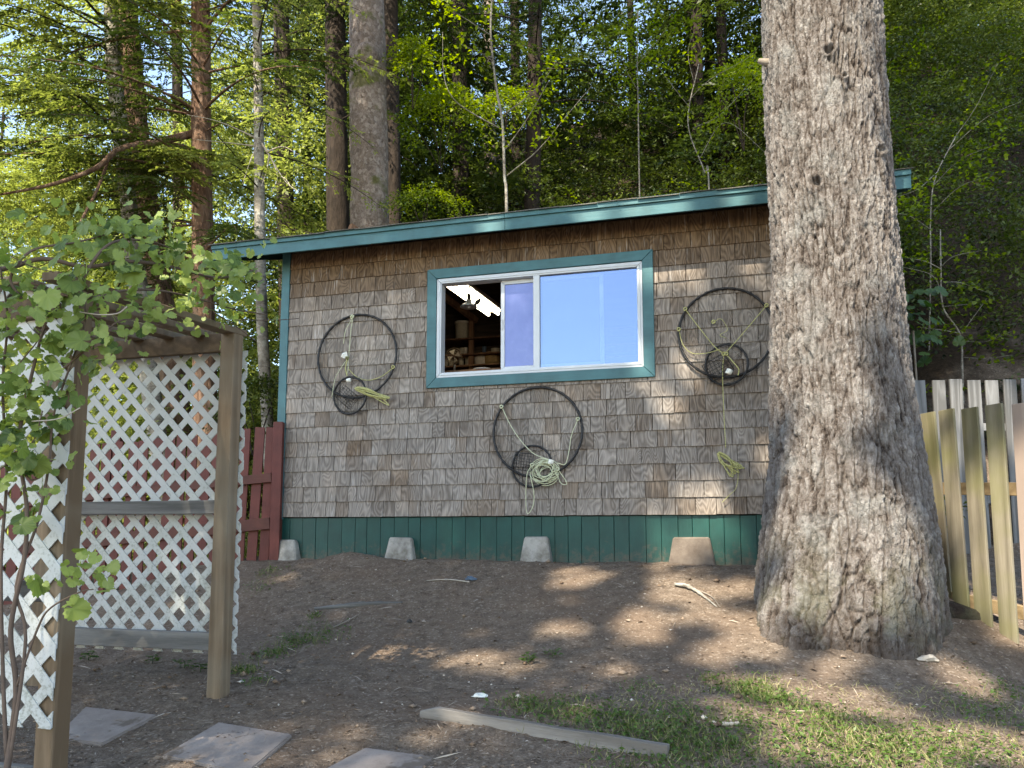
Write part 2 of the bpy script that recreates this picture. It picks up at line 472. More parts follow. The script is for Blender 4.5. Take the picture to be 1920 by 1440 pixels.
    M['hoop'] = m.done(m.ramp(w, [(0.35, (0.004, 0.004, 0.005)), (0.75, (0.022, 0.022, 0.024))]), 0.5, m.bump(w, 0.9, 0.006), 0.4)
    M['wire'] = plain('black_wire', (0.012, 0.012, 0.012), 0.5)
    M['net'] = plain('net_twine', (0.12, 0.115, 0.10), 0.8)
    M['net_dark'] = plain('dark_net_twine', (0.03, 0.03, 0.03), 0.8)
    m = N('yellow_rope'); p = m.pos(); w = m.noise(p, 160, 2, 0.6)
    M['rope'] = m.done(m.ramp(w, [(0.3, (0.26, 0.25, 0.085)), (0.7, (0.52, 0.51, 0.24))]), 0.7, m.bump(w, 0.6, 0.003))
    M['rope_pale'] = plain('pale_rope', (0.50, 0.52, 0.36), 0.7, 120)
    M['float'] = plain('white_foam', (0.72, 0.72, 0.66), 0.6)
    # window glass with a mirror tint, and the filmed sash
    m = N('tinted_glass'); g = m.n('BsdfGlossy', {'Color': (0.29, 0.39, 0.58, 1), 'Roughness': 0.015})
    t = m.n('BsdfTransparent', {'Color': (0.75, 0.8, 0.9, 1)})
    mx = m.n('MixShader', {0: 0.3, 1: t.outputs[0], 2: g.outputs[0]}); m.t.links.new(mx.outputs[0], m.out.inputs[0])
    M['glass'] = m.m
    m = N('film_glass'); v = m.noise(m.vmul(m.objpos(), (3, 1, 2)), 2.5, 4, 0.6)
    g = m.n('BsdfGlossy', {'Color': (0.17, 0.19, 0.32, 1), 'Roughness': 0.12, 'Normal': m.bump(v, 0.25, 0.02)})
    d = m.n('BsdfDiffuse', {'Color': m.ramp(v, [(0.3, (0.055, 0.07, 0.16)), (0.7, (0.115, 0.13, 0.25))])})
    mx = m.n('MixShader', {0: 0.42, 1: d.outputs[0], 2: g.outputs[0]}); m.t.links.new(mx.outputs[0], m.out.inputs[0])
    M['film'] = m.m
    m = N('fluorescent_tube'); e = m.n('Emission', {'Color': (1.0, 0.93, 0.78, 1), 'Strength': 6.0}); m.t.links.new(e.outputs[0], m.out.inputs[0])
    M['tube'] = m.m
    M['enamel'] = plain('grey_enamel', (0.42, 0.46, 0.48), 0.35)
    M['metal_dark'] = plain('dark_metal', (0.03, 0.03, 0.03), 0.5)
    M['rust'] = plain('rusty_wire', (0.20, 0.14, 0.09), 0.8)
    M['jar'] = plain('pale_jar', (0.42, 0.37, 0.28), 0.4)
    M['bucket'] = plain('white_bucket', (0.60, 0.54, 0.46), 0.4)
    M['cardboard'] = plain('tan_tub', (0.33, 0.22, 0.10), 0.8)
    M['blue'] = plain('blue_plastic', (0.02, 0.09, 0.38), 0.4)
    M['redplastic'] = plain('red_plastic', (0.45, 0.02, 0.02), 0.4)
    M['bluegrey'] = plain('blue_label', (0.08, 0.12, 0.17), 0.5)
    M['twig'] = plain('grey_twig', (0.20, 0.17, 0.14), 0.9)
    M['dead'] = plain('pale_dead_twig', (0.36, 0.32, 0.27), 0.9)
    M['vine_stem'] = plain('vine_bark', (0.12, 0.085, 0.065), 0.9)
    # ground: soil and needle litter
    m = N('soil'); p = m.pos()
    a = m.noise(p, 1.6, 4, 0.6); b = m.noise(p, 14, 5, 0.7); cc = m.noise(p, 85, 4, 0.75); chips = m.voro(m.vadd(m.vmul(p, (1, 1, 1)), (0, 0, 0)), 60.0)
    c = m.ramp(m.math('ADD', m.math('MULTIPLY', b, 0.5), m.math('MULTIPLY', cc, 0.5)), [(0.32, (0.060, 0.044, 0.033)), (0.52, (0.185, 0.143, 0.110)), (0.72, (0.35, 0.288, 0.232))])
    c = m.mix(m.ramp(a, [(0.42, 0.0), (0.66, 0.55)]), c, (0.17, 0.118, 0.085))
    cr = m.n('TexVoronoi', {'Vector': p, 'Scale': 75.0}).outputs['Color']
    cf = m.n('SeparateColor', {0: cr}).outputs[0]
    c = m.mix(m.ramp(cf, [(0.90, 0.0), (0.94, 0.6)]), c, (0.34, 0.28, 0.225))
    yy = m.n('SeparateXYZ', {0: p}).outputs[1]
    c = m.mix(m.ramp(m.math('ADD', m.math('MULTIPLY', m.math('SUBTRACT', yy, 8.3), 0.5), m.math('MULTIPLY', m.math('SUBTRACT', a, 0.5), 1.5)), [(0.2, 0.0), (0.6, 0.92)]), c, m.ramp(b, [(0.35, (0.012, 0.009, 0.006)), (0.7, (0.055, 0.036, 0.022))]))   # dark humus under the trees
    M['soil'] = m.done(c, 0.95, m.bump(m.math('ADD', m.math('MULTIPLY', b, 2.0), cc), 0.9, 0.02), 0.15)
    # loose litter: one colour a piece
    m = N('litter'); t = m.attr('tone')
    M['litter'] = m.done(m.ramp(t, [(0.0, (0.045, 0.030, 0.021)), (0.3, (0.145, 0.098, 0.066)), (0.55, (0.27, 0.205, 0.15)), (0.8, (0.42, 0.36, 0.295)), (1.0, (0.60, 0.55, 0.48))]), 0.9)
    # leaves
    M['leaf_shrub'] = leafmat('shrub_leaf', (0.005, 0.013, 0.004), (0.095, 0.125, 0.026), 0.35, rough=0.45, spec=0.3)
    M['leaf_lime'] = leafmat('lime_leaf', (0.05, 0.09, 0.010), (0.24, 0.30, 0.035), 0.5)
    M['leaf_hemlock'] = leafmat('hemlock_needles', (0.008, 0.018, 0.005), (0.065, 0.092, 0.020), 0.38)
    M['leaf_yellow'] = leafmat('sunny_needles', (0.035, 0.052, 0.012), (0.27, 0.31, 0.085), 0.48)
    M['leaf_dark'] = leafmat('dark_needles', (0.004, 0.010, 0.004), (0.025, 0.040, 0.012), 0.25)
    M['leaf_vine'] = leafmat('grape_leaf', (0.05, 0.095, 0.022), (0.24, 0.305, 0.08), 0.38, vary=0.8)
    M['leaf_weed'] = leafmat('weed_leaf', (0.025, 0.058, 0.012), (0.085, 0.145, 0.03), 0.3)
    M['grass'] = leafmat('grass_blade', (0.04, 0.070, 0.016), (0.15, 0.165, 0.055), 0.3, tip=(0.30, 0.27, 0.13))
    M['fern'] = leafmat('fern_frond', (0.012, 0.03, 0.009), (0.035, 0.065, 0.018), 0.3)
    # barks
    def bark(nm, stops, sc, stretch, moss=0.0, bs=0.8, lichen=0.0):
        m = N(nm); p = m.objpos()
        q = m.vadd(p, m.vmul(m.n('TexNoise', {'Vector': p, 'Scale': sc * 0.3}).outputs['Color'], (0.08, 0.08, 0.08)))
        ps = m.vmul(q, (1, 1, stretch))
        v = m.voro(ps, sc); f = m.noise(ps, sc * 3, 5, 0.7); g = m.noise(p, 2.2, 3, 0.6)
        c = m.ramp(m.math('ADD', m.math('MULTIPLY', f, 0.65), m.math('MULTIPLY', g, 0.35)), stops)
        c = m.mix(m.ramp(m.math('FRACT', m.math('MULTIPLY', v, 3.1)), [(0.0, 0.15), (0.5, 0.0)]), c, stops[-1][1])
        pc = m.n('SeparateColor', {0: m.n('TexVoronoi', {'Vector': ps, 'Scale': sc * 1.7}).outputs['Color']}).outputs[0]
        c = m.mix(m.ramp(pc, [(0.0, 0.55), (0.35, 0.0)]), c, stops[0][1])
        c = m.mix(m.ramp(pc, [(0.72, 0.0), (0.95, 0.6)]), c, stops[-1][1])
        if lichen:
            l = m.noise(p, 7, 5, 0.7); c = m.mix(m.ramp(l, [(0.55, 0.0), (0.62, lichen)]), c, (0.42, 0.43, 0.38))
        if moss:
            l = m.noise(m.vmul(p, (1, 1, 1.4)), 1.6, 4, 0.6); c = m.mix(m.ramp(l, [(0.58, 0.0), (0.66, moss)]), c, (0.085, 0.095, 0.015))
        return m.done(c, 0.92, m.bump(m.math('ADD', m.math('ADD', m.math('MULTIPLY', v, 0.7), f), m.math('MULTIPLY', pc, 0.8)), bs, 0.03), 0.2)
    M['bark_spruce'] = bark('flaky_spruce_bark', [(0.3, (0.10, 0.074, 0.06)), (0.5, (0.23, 0.18, 0.15)), (0.72, (0.42, 0.36, 0.32))], 14, 0.75, 0.75, 1.0)
    M['bark_dark'] = bark('dark_conifer_bark', [(0.3, (0.012, 0.009, 0.007)), (0.7, (0.052, 0.038, 0.029))], 9, 0.25)
    M['bark_red'] = bark('reddish_bark', [(0.3, (0.055, 0.030, 0.020)), (0.5, (0.14, 0.082, 0.055)), (0.75, (0.24, 0.16, 0.115))], 12, 0.2)
    M['bark_alder'] = bark('pale_alder_bark', [(0.25, (0.08, 0.07, 0.057)), (0.5, (0.20, 0.18, 0.155)), (0.7, (0.34, 0.32, 0.285))], 8, 2.2, 0.35, 0.3, 0.5)
    # the big trunk: flake colours come with the mesh
    m = N('furrowed_grey_bark'); p = m.objpos(); t = m.attr('tone')
    f = m.noise(m.vmul(p, (1, 1, 0.5)), 85, 6, 0.8); g = m.noise(p, 5, 4, 0.6)
    k = m.math('ADD', m.math('MULTIPLY', f, 0.5), m.math('MULTIPLY', t, 0.5))
    c = m.ramp(k, [(0.27, (0.03, 0.022, 0.018)), (0.41, (0.12, 0.098, 0.085)), (0.56, (0.205, 0.182, 0.168)), (0.78, (0.36, 0.335, 0.315))])
    c = m.mix(m.ramp(g, [(0.5, 0.0), (0.7, 0.45)]), c, (0.29, 0.30, 0.295))
    zz = m.n('SeparateXYZ', {0: p}).outputs[2]
    moss = m.math('MULTIPLY', m.ramp(zz, [(0.15, 1.0), (0.75, 0.0)]), m.ramp(m.noise(p, 4.0, 4, 0.6), [(0.5, 0.0), (0.6, 0.8)]))
    c = m.mix(m.math('MULTIPLY', moss, 0.5), c, (0.16, 0.165, 0.10))
    soil = m.ramp(m.math('ADD', m.math('MULTIPLY', m.math('SUBTRACT', 0.30, zz), 2.2), m.math('MULTIPLY', m.math('SUBTRACT', m.noise(p, 9.0, 4, 0.7), 0.5), 2.0)), [(0.1, 0.0), (0.8, 0.75)])
    c = m.mix(soil, c, (0.085, 0.062, 0.048))      # soil stain round the foot
    q = m.vadd(p, m.vmul(m.n('TexNoise', {'Vector': p, 'Scale': 18.0}).outputs['Color'], (0.03, 0.03, 0.05)))
    v = m.math('MINIMUM', m.voro(m.vmul(q, (1, 1, 0.55)), 48.0, 'DISTANCE_TO_EDGE'), 0.12)
    M['bark_big'] = m.done(c, 0.92, m.bump(m.math('ADD', f, m.math('MULTIPLY', v, 2.2)), 1.0, 0.02), 0.2)
setup_materials()

# ================================================================== ground
def axis(lo, hi, dlo, dhi, fine, coarse_n):
    a = np.linspace(dlo, dhi, int((dhi - dlo) / fine) + 1)
    t = np.linspace(0, 1, coarse_n)[1:]
    right = dhi + (hi - dhi) * t ** 2.2
    left = dlo + (lo - dlo) * t ** 2.2
    return np.concatenate([left[::-1], a, right])
gx = axis(-90, 90, -4.2, 4.4, 0.036, 50)
gy = axis(-40, 120, 2.2, 8.2, 0.036, 50)
GX, GY = np.meshgrid(gx, gy)
GZ = ground_z(GX, GY)
fade = 1 - smooth(8, 12, np.hypot(GX, GY - 4))
GZ = GZ + (0.010 * fbm(GX * 9, GY * 9, octv=3, seed=21) + 0.006 * np.abs(fbm(GX * 26, GY * 26, octv=2, seed=25))) * fade
nx, ny = len(gx), len(gy)
V = np.stack([GX, GY, GZ], -1).reshape(-1, 3)
ii, jj = np.meshgrid(np.arange(nx - 1), np.arange(ny - 1))
b = (jj * nx + ii).ravel()
F = np.stack([b, b + 1, b + nx + 1, b + nx], -1)
tag(link('ground', mesh_np('ground', V, F, M['soil'], smoothed=True)), kind='structure')

# ================================================================== shed
shed = empty('shed', SHED_BASE, -YAW, 'cedar shingled shed with teal trim, sliding window and green skirting', 'shed')
EXPO, ZB = 0.1406, wl(527, 970)[1]
NC = 18
TRIM = dict(s0=(wl(803, 509)[0] + wl(803, 730)[0]) / 2, s1=(wl(1223, 470)[0] + wl(1230, 707)[0]) / 2,
            z0=(wl(803, 730)[1] + wl(1230, 707)[1]) / 2, z1=(wl(803, 509)[1] + wl(1223, 470)[1]) / 2)
FR = dict(s0=(wl(820, 525)[0] + wl(820, 710)[0]) / 2, s1=(wl(1204, 490)[0] + wl(1209, 690)[0]) / 2,
          z0=(wl(820, 710)[1] + wl(1209, 690)[1]) / 2, z1=(wl(820, 525)[1] + wl(1204, 490)[1]) / 2)
S_L = wl(540, 700)[0]
OVER = 0.30
FA_L, FA_R = wl(400, 476, OVER)[0], wl(1707, 335, OVER)[0]
FA_T = (wl(400, 462, OVER)[1] + wl(1700, 317, OVER)[1] + wl(1050, 388, OVER)[1]) / 3
FA_B = (wl(403, 490, OVER)[1] + wl(1436, 383, OVER)[1] + wl(1050, 420, OVER)[1]) / 3
S_R = FA_R - 0.42
TOPZ = FA_T - 0.04
DEPTH = 3.3
print('shed', TRIM, FR, S_L, S_R, FA_L, FA_R, FA_T, FA_B, ZB)
# sheathing behind the shingles, with the window opening cut out
wall = MB()
for (a, b2, c, d) in ((S_L, FR['s0'], ZB, TOPZ), (FR['s1'], S_R, ZB, TOPZ), (FR['s0'], FR['s1'], ZB, FR['z0']), (FR['s0'], FR['s1'], FR['z1'], TOPZ)):
    wall.box((a, 0.0, c), (b2, 0.06, d))
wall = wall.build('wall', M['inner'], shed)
# shingles
def shingle_geo(w, h, x=0, z=0, tb=0.017, tt=0.004, skew=0.0):
    y0 = -tb - 0.002; y1 = -tt - 0.002
    return [(x - w/2, y0, z + skew), (x + w/2, y0, z - skew), (x + w/2, 0, z - skew), (x - w/2, 0, z + skew),
            (x - w/2, y1, z + h), (x + w/2, y1, z + h), (x + w/2, 0, z + h), (x - w/2, 0, z + h)]
SF = [(0,3,2,1),(4,5,6,7),(0,1,5,4),(1,2,6,5),(2,3,7,6),(3,0,4,7)]
def add_gc(me, gc, rnd=None, course=None):
    a = me.attributes.new('gc', 'FLOAT_VECTOR', 'POINT'); a.data.foreach_set('vector', np.asarray(gc, np.float32).ravel())
    if rnd is not None:
        a = me.attributes.new('rnd', 'FLOAT', 'POINT'); a.data.foreach_set('value', np.asarray(rnd, np.float32))
    if course is not None:
        a = me.attributes.new('course', 'FLOAT', 'POINT'); a.data.foreach_set('value', np.asarray(course, np.float32))
cell = []
for c in range(NC):
    z0 = ZB + c * EXPO
    z1 = min(z0 + EXPO + 0.018, FA_T - 0.05)
    if z1 - z0 < 0.03: continue
    x = S_L + 0.002 - random.random() * 0.02
    while x < S_R - 0.02:
        w = random.choice((0.085, 0.10, 0.115, 0.125, 0.135, 0.145, 0.155, 0.17, 0.19, 0.215)) * random.uniform(0.94, 1.06)
        if x + w > S_R - 0.06: w = S_R - x
        lo = max(x, S_L); hi = x + w
        x += w
        zlo, zhi = z0 + random.gauss(0, 0.0014), z1
        # keep clear of the window frame: shingles stop under the casing
        ca, cb = FR['s0'] - 0.03, FR['s1'] + 0.03
        pieces = [(lo, hi, zlo, zhi)]
        if zhi > FR['z0'] - 0.02 and zlo < FR['z1'] + 0.02 and lo < cb and hi > ca:
            pieces = []
            if lo < ca - 0.03: pieces.append((lo, ca, zlo, zhi))
            if hi > cb + 0.03: pieces.append((cb, hi, zlo, zhi))
            a_, b_ = max(lo, ca), min(hi, cb)
            if zlo < FR['z0'] - 0.06: pieces.append((a_, b_, zlo, FR['z0'] - 0.03))
            elif zhi > FR['z1'] + 0.06: pieces.append((a_, b_, max(zlo, FR['z1'] + 0.03), zhi))
        for (a_, b_, c_, d_) in pieces:
            if b_ - a_ > 0.025 and d_ - c_ > 0.02: cell.append((a_, b_, c_, d_, c))
trunk_s = wl(1452, 800)[0]
def shown(q):
    lo, hi, zl, zh, c = q
    if lo > trunk_s: return 0
    if TRIM['s0'] < lo and hi < TRIM['s1'] and zh < TRIM['z1'] and zl > TRIM['z0']: return 0
    return (min(hi, trunk_s) - lo) * (zh - zl)
cell.sort(key=shown, reverse=True)
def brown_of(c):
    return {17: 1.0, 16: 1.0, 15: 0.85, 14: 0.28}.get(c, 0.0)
share = {}
rest_v, rest_f, rest_g, rest_r, rest_c = [], [], [], [], []
for i, (lo, hi, zl, zh, c) in enumerate(cell):
    w, h = hi - lo - random.uniform(0.003, 0.007), zh - zl
    if i < 300:
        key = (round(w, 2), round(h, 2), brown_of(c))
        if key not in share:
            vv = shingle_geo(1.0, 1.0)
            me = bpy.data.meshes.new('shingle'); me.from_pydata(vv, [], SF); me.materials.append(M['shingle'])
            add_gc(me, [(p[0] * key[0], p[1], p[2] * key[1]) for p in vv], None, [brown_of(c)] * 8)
            share[key] = me
        link('shingle', share[key], wall, ((lo + hi) / 2, random.uniform(-0.002, 0), zl), (random.gauss(0, 0.004), random.gauss(0, 0.004), 0), (w, 1, h))
    else:
        bse = len(rest_v)
        vv = shingle_geo(w, h, skew=random.gauss(0, 0.0008))
        rest_g += vv
        rest_v += [(p[0] + (lo + hi) / 2, p[1], p[2] + zl) for p in vv]
        rest_f += [tuple(k + bse for k in f) for f in SF]
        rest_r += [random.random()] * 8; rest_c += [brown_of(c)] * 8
me = bpy.data.meshes.new('shingle_courses'); me.from_pydata(rest_v, [], rest_f); me.materials.append(M['shingle'])
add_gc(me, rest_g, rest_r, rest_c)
tag(link('shingle_courses', me, wall), kind='stuff')
# corner boards
cbw = 0.085
MB().box((S_L - cbw, -0.025, ZB - 0.02), (S_L - 0.001, 0.09, TOPZ)).build('corner_board', M['teal_v'], shed, bevel=0.003)
MB().box((S_R + 0.001, -0.025, ZB - 0.02), (S_R + cbw, 0.09, TOPZ)).build('corner_board', M['teal_v'], shed, bevel=0.003)
# side, back, floor and ceiling
WX0, WX1 = S_L - cbw + 0.02, S_R + cbw - 0.02
rise = lambda y: FA_T - 0.045 + 0.37 * (y + OVER)
for xw in (WX0, WX1 - 0.05):
    vs = [(x_, y_, z_) for (y_, z_) in ((0.091, -0.05), (DEPTH, -0.05), (DEPTH, rise(DEPTH)), (0.091, rise(0.091))) for x_ in (xw, xw + 0.05)]
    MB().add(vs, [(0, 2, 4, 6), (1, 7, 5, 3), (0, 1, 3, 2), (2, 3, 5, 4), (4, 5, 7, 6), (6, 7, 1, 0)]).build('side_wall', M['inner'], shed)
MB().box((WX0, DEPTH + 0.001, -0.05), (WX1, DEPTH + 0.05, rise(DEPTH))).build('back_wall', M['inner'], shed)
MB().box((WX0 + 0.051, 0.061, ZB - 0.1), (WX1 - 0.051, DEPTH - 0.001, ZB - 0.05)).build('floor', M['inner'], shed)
# roof: level at the front edge, rising to the rear
RZ0, RZ1 = FA_T - 0.005, FA_T - 0.005 + 0.37 * (DEPTH + 0.8)
def roof_sheet(y0, y1, x0, x1, up, th, nm, mat):
    sl = (RZ1 - RZ0) / (DEPTH + 0.8)
    f = lambda y: RZ0 + sl * (y + OVER)
    vs = [(x, y, f(y) + up + t) for t in (0, th) for (x, y) in ((x0, y0), (x1, y0), (x1, y1), (x0, y1))]
    return MB().add(vs, [(0,3,2,1),(4,5,6,7),(0,1,5,4),(1,2,6,5),(2,3,7,6),(3,0,4,7)]).build(nm, mat, shed)
roof = roof_sheet(-OVER + 0.002, DEPTH + 0.3, FA_L + 0.03, FA_R - 0.03, -0.035, 0.03, 'roof', M['soffit'])
# ragged roofing courses along the front edge
sl = (RZ1 - RZ0) / (DEPTH + 0.8)
x = FA_L - 0.02
while x < FA_R + 0.01:
    w = random.uniform(0.28, 0.34); x2 = min(x + w, FA_R + 0.02)
    y0 = -OVER - 0.05 - random.uniform(0, 0.012); zz = random.uniform(-0.003, 0.004)
    fz = lambda y: RZ0 + sl * (y + OVER) + 0.006 + zz
    vs = [(a, y, fz(y) + t) for t in (0, 0.008) for (a, y) in ((x + 0.002, y0), (x2 - 0.002, y0 + random.uniform(-.004, .004)), (x2 - 0.002, DEPTH + 0.32), (x + 0.002, DEPTH + 0.32))]
    MB().add(vs, SF).build('roof_shingle', M['roofing'], roof)
    x = x2
# fascia in two members
FM = FA_T - 0.36 * (FA_T - FA_B)
seams = [FA_L, FA_L + 2.9, FA_R]
for a, b2 in zip(seams[:-1], seams[1:]):
    MB().box((a + 0.001, -OVER - 0.02, FA_B), (b2 - 0.001, -OVER, FA_T - 0.012)).build('fascia_board', M['teal'], shed, bevel=0.002)
    MB().box((a + 0.001, -OVER - 0.038, FM), (b2 - 0.001, -OVER - 0.0205, FA_T - 0.004)).build('drip_strip', M['teal'], shed, bevel=0.002)
for xx in (FA_L, FA_R - 0.02):
    sg = MB(); f = lambda y: RZ0 + sl * (y + OVER)
    hh = FA_T - FA_B
    vs = [(x_, y, f(y) - 0.012 - t * (hh - 0.012)) for t in (1, 0) for (x_, y) in ((xx, -OVER + 0.001), (xx + 0.02, -OVER + 0.001), (xx + 0.02, DEPTH + 0.3), (xx, DEPTH + 0.3))]
    sg.add(vs, SF).build('barge_board', M['teal'], shed)
# rafters seen under the eave
for k in range(9):
    xx = FA_L + 0.35 + k * (FA_R - FA_L - 0.7) / 8
    yb = lambda y: RZ0 + sl * (y + OVER) - 0.036
    vs = [(x_, y, yb(y) - t * 0.04) for t in (1, 0) for (x_, y) in ((xx, -OVER + 0.003), (xx + 0.04, -OVER + 0.003), (xx + 0.04, DEPTH), (xx, DEPTH))]
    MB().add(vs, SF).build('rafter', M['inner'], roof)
# skirting boards
x = S_L - cbw + 0.01
while x < S_R + cbw - 0.02:
    w = random.choice((0.115, 0.125, 0.135, 0.14, 0.15))
    x2 = min(x + w, S_R + cbw)
    z1 = ZB - 0.004 - random.uniform(0, 0.006)
    MB().box((x + 0.0015, 0.004 + random.uniform(0, 0.004), -0.22), (x2 - 0.0015, 0.024 + random.uniform(0, 0.002), z1)).build('skirting_board', M['green'], shed, bevel=0.002)
    x = x2
# window casing: four mitred boards
t = TRIM; tf = FR
def mitred(o, i, y0, y1, nm, mat, parent, bev=0.002):
    for (A, B, C, D) in (((o['s0'], o['z1']), (o['s1'], o['z1']), (i['s1'], i['z1']), (i['s0'], i['z1'])), ((o['s0'], o['z0']), (i['s0'], i['z0']), (i['s1'], i['z0']), (o['s1'], o['z0'])),
                         ((o['s0'], o['z0']), (o['s0'], o['z1']), (i['s0'], i['z1']), (i['s0'], i['z0'])), ((o['s1'], o['z0']), (i['s1'], i['z0']), (i['s1'], i['z1']), (o['s1'], o['z1']))):
        q = [A, B, C, D]
        cx = sum(p[0] for p in q) / 4; cz = sum(p[1] for p in q) / 4
        q = [(cx + (p[0] - cx) * 0.9985, cz + (p[1] - cz) * 0.996) for p in q]
        vs = [(p[0], y0, p[1]) for p in q] + [(p[0], y1, p[1]) for p in q]
        ob = MB().add(vs, [(0,1,2,3),(7,6,5,4),(0,4,5,1),(1,5,6,2),(2,6,7,3),(3,7,4,0)])
        oo = ob.build(nm, mat, parent)
        bm = bmesh.new(); bm.from_mesh(oo.data); bmesh.ops.recalc_face_normals(bm, faces=bm.faces)
        bmesh.ops.bevel(bm, geom=list(bm.edges), offset=bev, segments=1, affect='EDGES'); bm.to_mesh(oo.data); bm.free()
casing = empty('window_casing'); casing.parent = shed
t2 = dict(s0=tf['s0'] + 0.001, s1=tf['s1'] - 0.001, z0=tf['z0'] + 0.001, z1=tf['z1'] - 0.001)
mitred(t, t2, -0.040, -0.0155, 'casing_board', M['teal'], shed)
bpy.data.objects.remove(casing)
# sliding window
win = MB()
fw = 0.045
window = empty('window', ((FR['s0'] + FR['s1']) / 2, 0, FR['z0'])); window.parent = shed
HW, HH = (FR['s1'] - FR['s0']) / 2 - 0.003, FR['z1'] - FR['z0'] - 0.006
o_ = dict(s0=-HW, s1=HW, z0=0.003, z1=HH); i_ = dict(s0=-HW + fw, s1=HW - fw, z0=0.003 + fw, z1=HH - fw)
mitred(o_, i_, -0.030, 0.075, 'frame', M['vinyl'], window)
o2 = dict(s0=-HW + 0.02, s1=HW - 0.02, z0=0.022, z1=HH - 0.02)
mitred(o2, {k: v + (0.012 if k in ('s0', 'z0') else -0.012) for k, v in o2.items()}, -0.036, -0.0302, 'frame_bead', M['vinyl'], window)
xs = lambda px: wl(px, 600)[0] - (FR['s0'] + FR['s1']) / 2
mx0, mx1 = xs(1001), xs(1013)
MB().box((mx0, -0.026, i_['z0'] - 0.002), (mx1, 0.03, i_['z1'] + 0.002)).build('mullion', M['vinyl'], window, bevel=0.003)
pane = MB().box((mx1 - 0.004, -0.004, i_['z0'] - 0.004), (i_['s1'] + 0.004, 0.0, i_['z1'] + 0.004)).build('pane', M['glass'], window)
sash0, sash1 = xs(937), xs(1131)
sw = 0.035
o3 = dict(s0=sash0, s1=sash1, z0=i_['z0'] + 0.002, z1=i_['z1'] - 0.002)
i3 = dict(s0=sash0 + sw, s1=sash1 - sw, z0=o3['z0'] + sw, z1=o3['z1'] - sw)
mitred(o3, i3, 0.035, 0.062, 'sash', M['vinyl'], window)
MB().box((i3['s0'] - 0.006, 0.046, i3['z0'] - 0.006), (i3['s1'] + 0.006, 0.050, i3['z1'] + 0.006)).build('sash_pane', M['film'], window)
MB().box((sash0 + 0.006, 0.022, HH * 0.46), (sash0 + 0.022, 0.034, HH * 0.56)).build('latch', M['vinyl'], window, bevel=0.004)
MB().box((sash1 - 0.026, 0.020, HH * 0.42), (sash1 - 0.012, 0.034, HH * 0.52)).build('latch', M['vinyl'], window, bevel=0.004)

# ---- inside the shed: framing, then loose things as things of their own
def inside(px, py, y):
    s, z = wl(px, py, -y)
    return s, y, z
YB = DEPTH - 0.02
for px in (884,):
    s, y, z = inside(px, 620, YB - 0.32)
    MB().box((s - 0.03, YB - 0.35, ZB), (s + 0.03, YB - 0.29, inside(884, 597, YB - 0.32)[2])).build('stud', M['stud'], shed)
a = inside(832, 560, YB - 0.33); b2 = inside(892, 600, YB - 0.33)
MB().bar((a[0] - 0.5, 1.2, a[2] + 0.35), (b2[0], YB - 0.30, b2[2]), 0.06, 0.07).build('brace', M['stud'], shed)
shelf_z = [inside(880, zz, YB - 0.2)[2] for zz in (640, 669, 690)]
for zz in shelf_z:
    MB().box((WX0 + 0.06, YB - 0.40, zz - 0.02), (S_L + 3.2, YB - 0.01, zz)).build('shelf', M['stud'], shed, bevel=0.002)
def sw_(s, y, z): return shed_world(s, y, z)
# fluorescent fixture: two tubes under a pale housing
fx0, fx1 = inside(843, 533, 0.75), inside(925, 578, 1.95)
fix = empty('fluorescent_fixture', sw_(0, 0, 0), -YAW, 'lit two-tube fluorescent fixture on the shed ceiling behind the open window', 'ceiling light')
zc = fx0[2] + 0.02
def fxy(t, off): 
    a = np.array([fx0[0], fx0[1]]); b_ = np.array([fx1[0], fx1[1]]); d = (b_ - a) / np.linalg.norm(b_ - a); n_ = np.array([-d[1], d[0]])
    q = a + (b_ - a) * t + n_ * off
    return (q[0], q[1])
for off in (-0.06, 0.06):
    MB().tube([(*fxy(tt, off), zc) for tt in np.linspace(0, 1, 6)], 0.019, 10).build('tube', M['tube'], fix)
MB().bar((*fxy(-0.02, 0), zc + 0.05), (*fxy(1.02, 0), zc + 0.05), 0.26, 0.05).build('housing', M['bucket'], fix, bevel=0.01)
# enamel pendant with a bulb
q = inside(879, 573, 0.42)
lamp = empty('shop_lamp', sw_(*q), -YAW, 'round grey enamel lamp shade hanging inside the open window', 'lamp')
MB().lathe([(0.0, 0.055), (0.028, 0.055), (0.03, 0.02), (0.055, 0.012), (0.085, -0.012), (0.083, -0.016), (0.05, 0.004), (0.0, 0.008)], 24).build('shade', M['enamel'], lamp)
MB().lathe([(0.0, 0.12), (0.016, 0.115), (0.02, 0.06), (0.0, 0.055)], 14).build('socket', M['metal_dark'], lamp)
MB().tube([(0, 0, 0.11), (0.01, 0.02, 0.3), (0.0, 0.05, 0.6)], 0.005, 6).build('cord', M['metal_dark'], lamp)
MB().lathe([(0.0, -0.03), (0.018, -0.02), (0.022, -0.003), (0.012, 0.01)], 14).build('bulb', M['vinyl'], lamp)
MB().tube([(0.06, 0, 0.0), (0.09, 0, 0.03), (0.12, -0.005, 0.055)], [0.012, 0.022, 0.014], 10).build('swivel', M['metal_dark'], lamp)
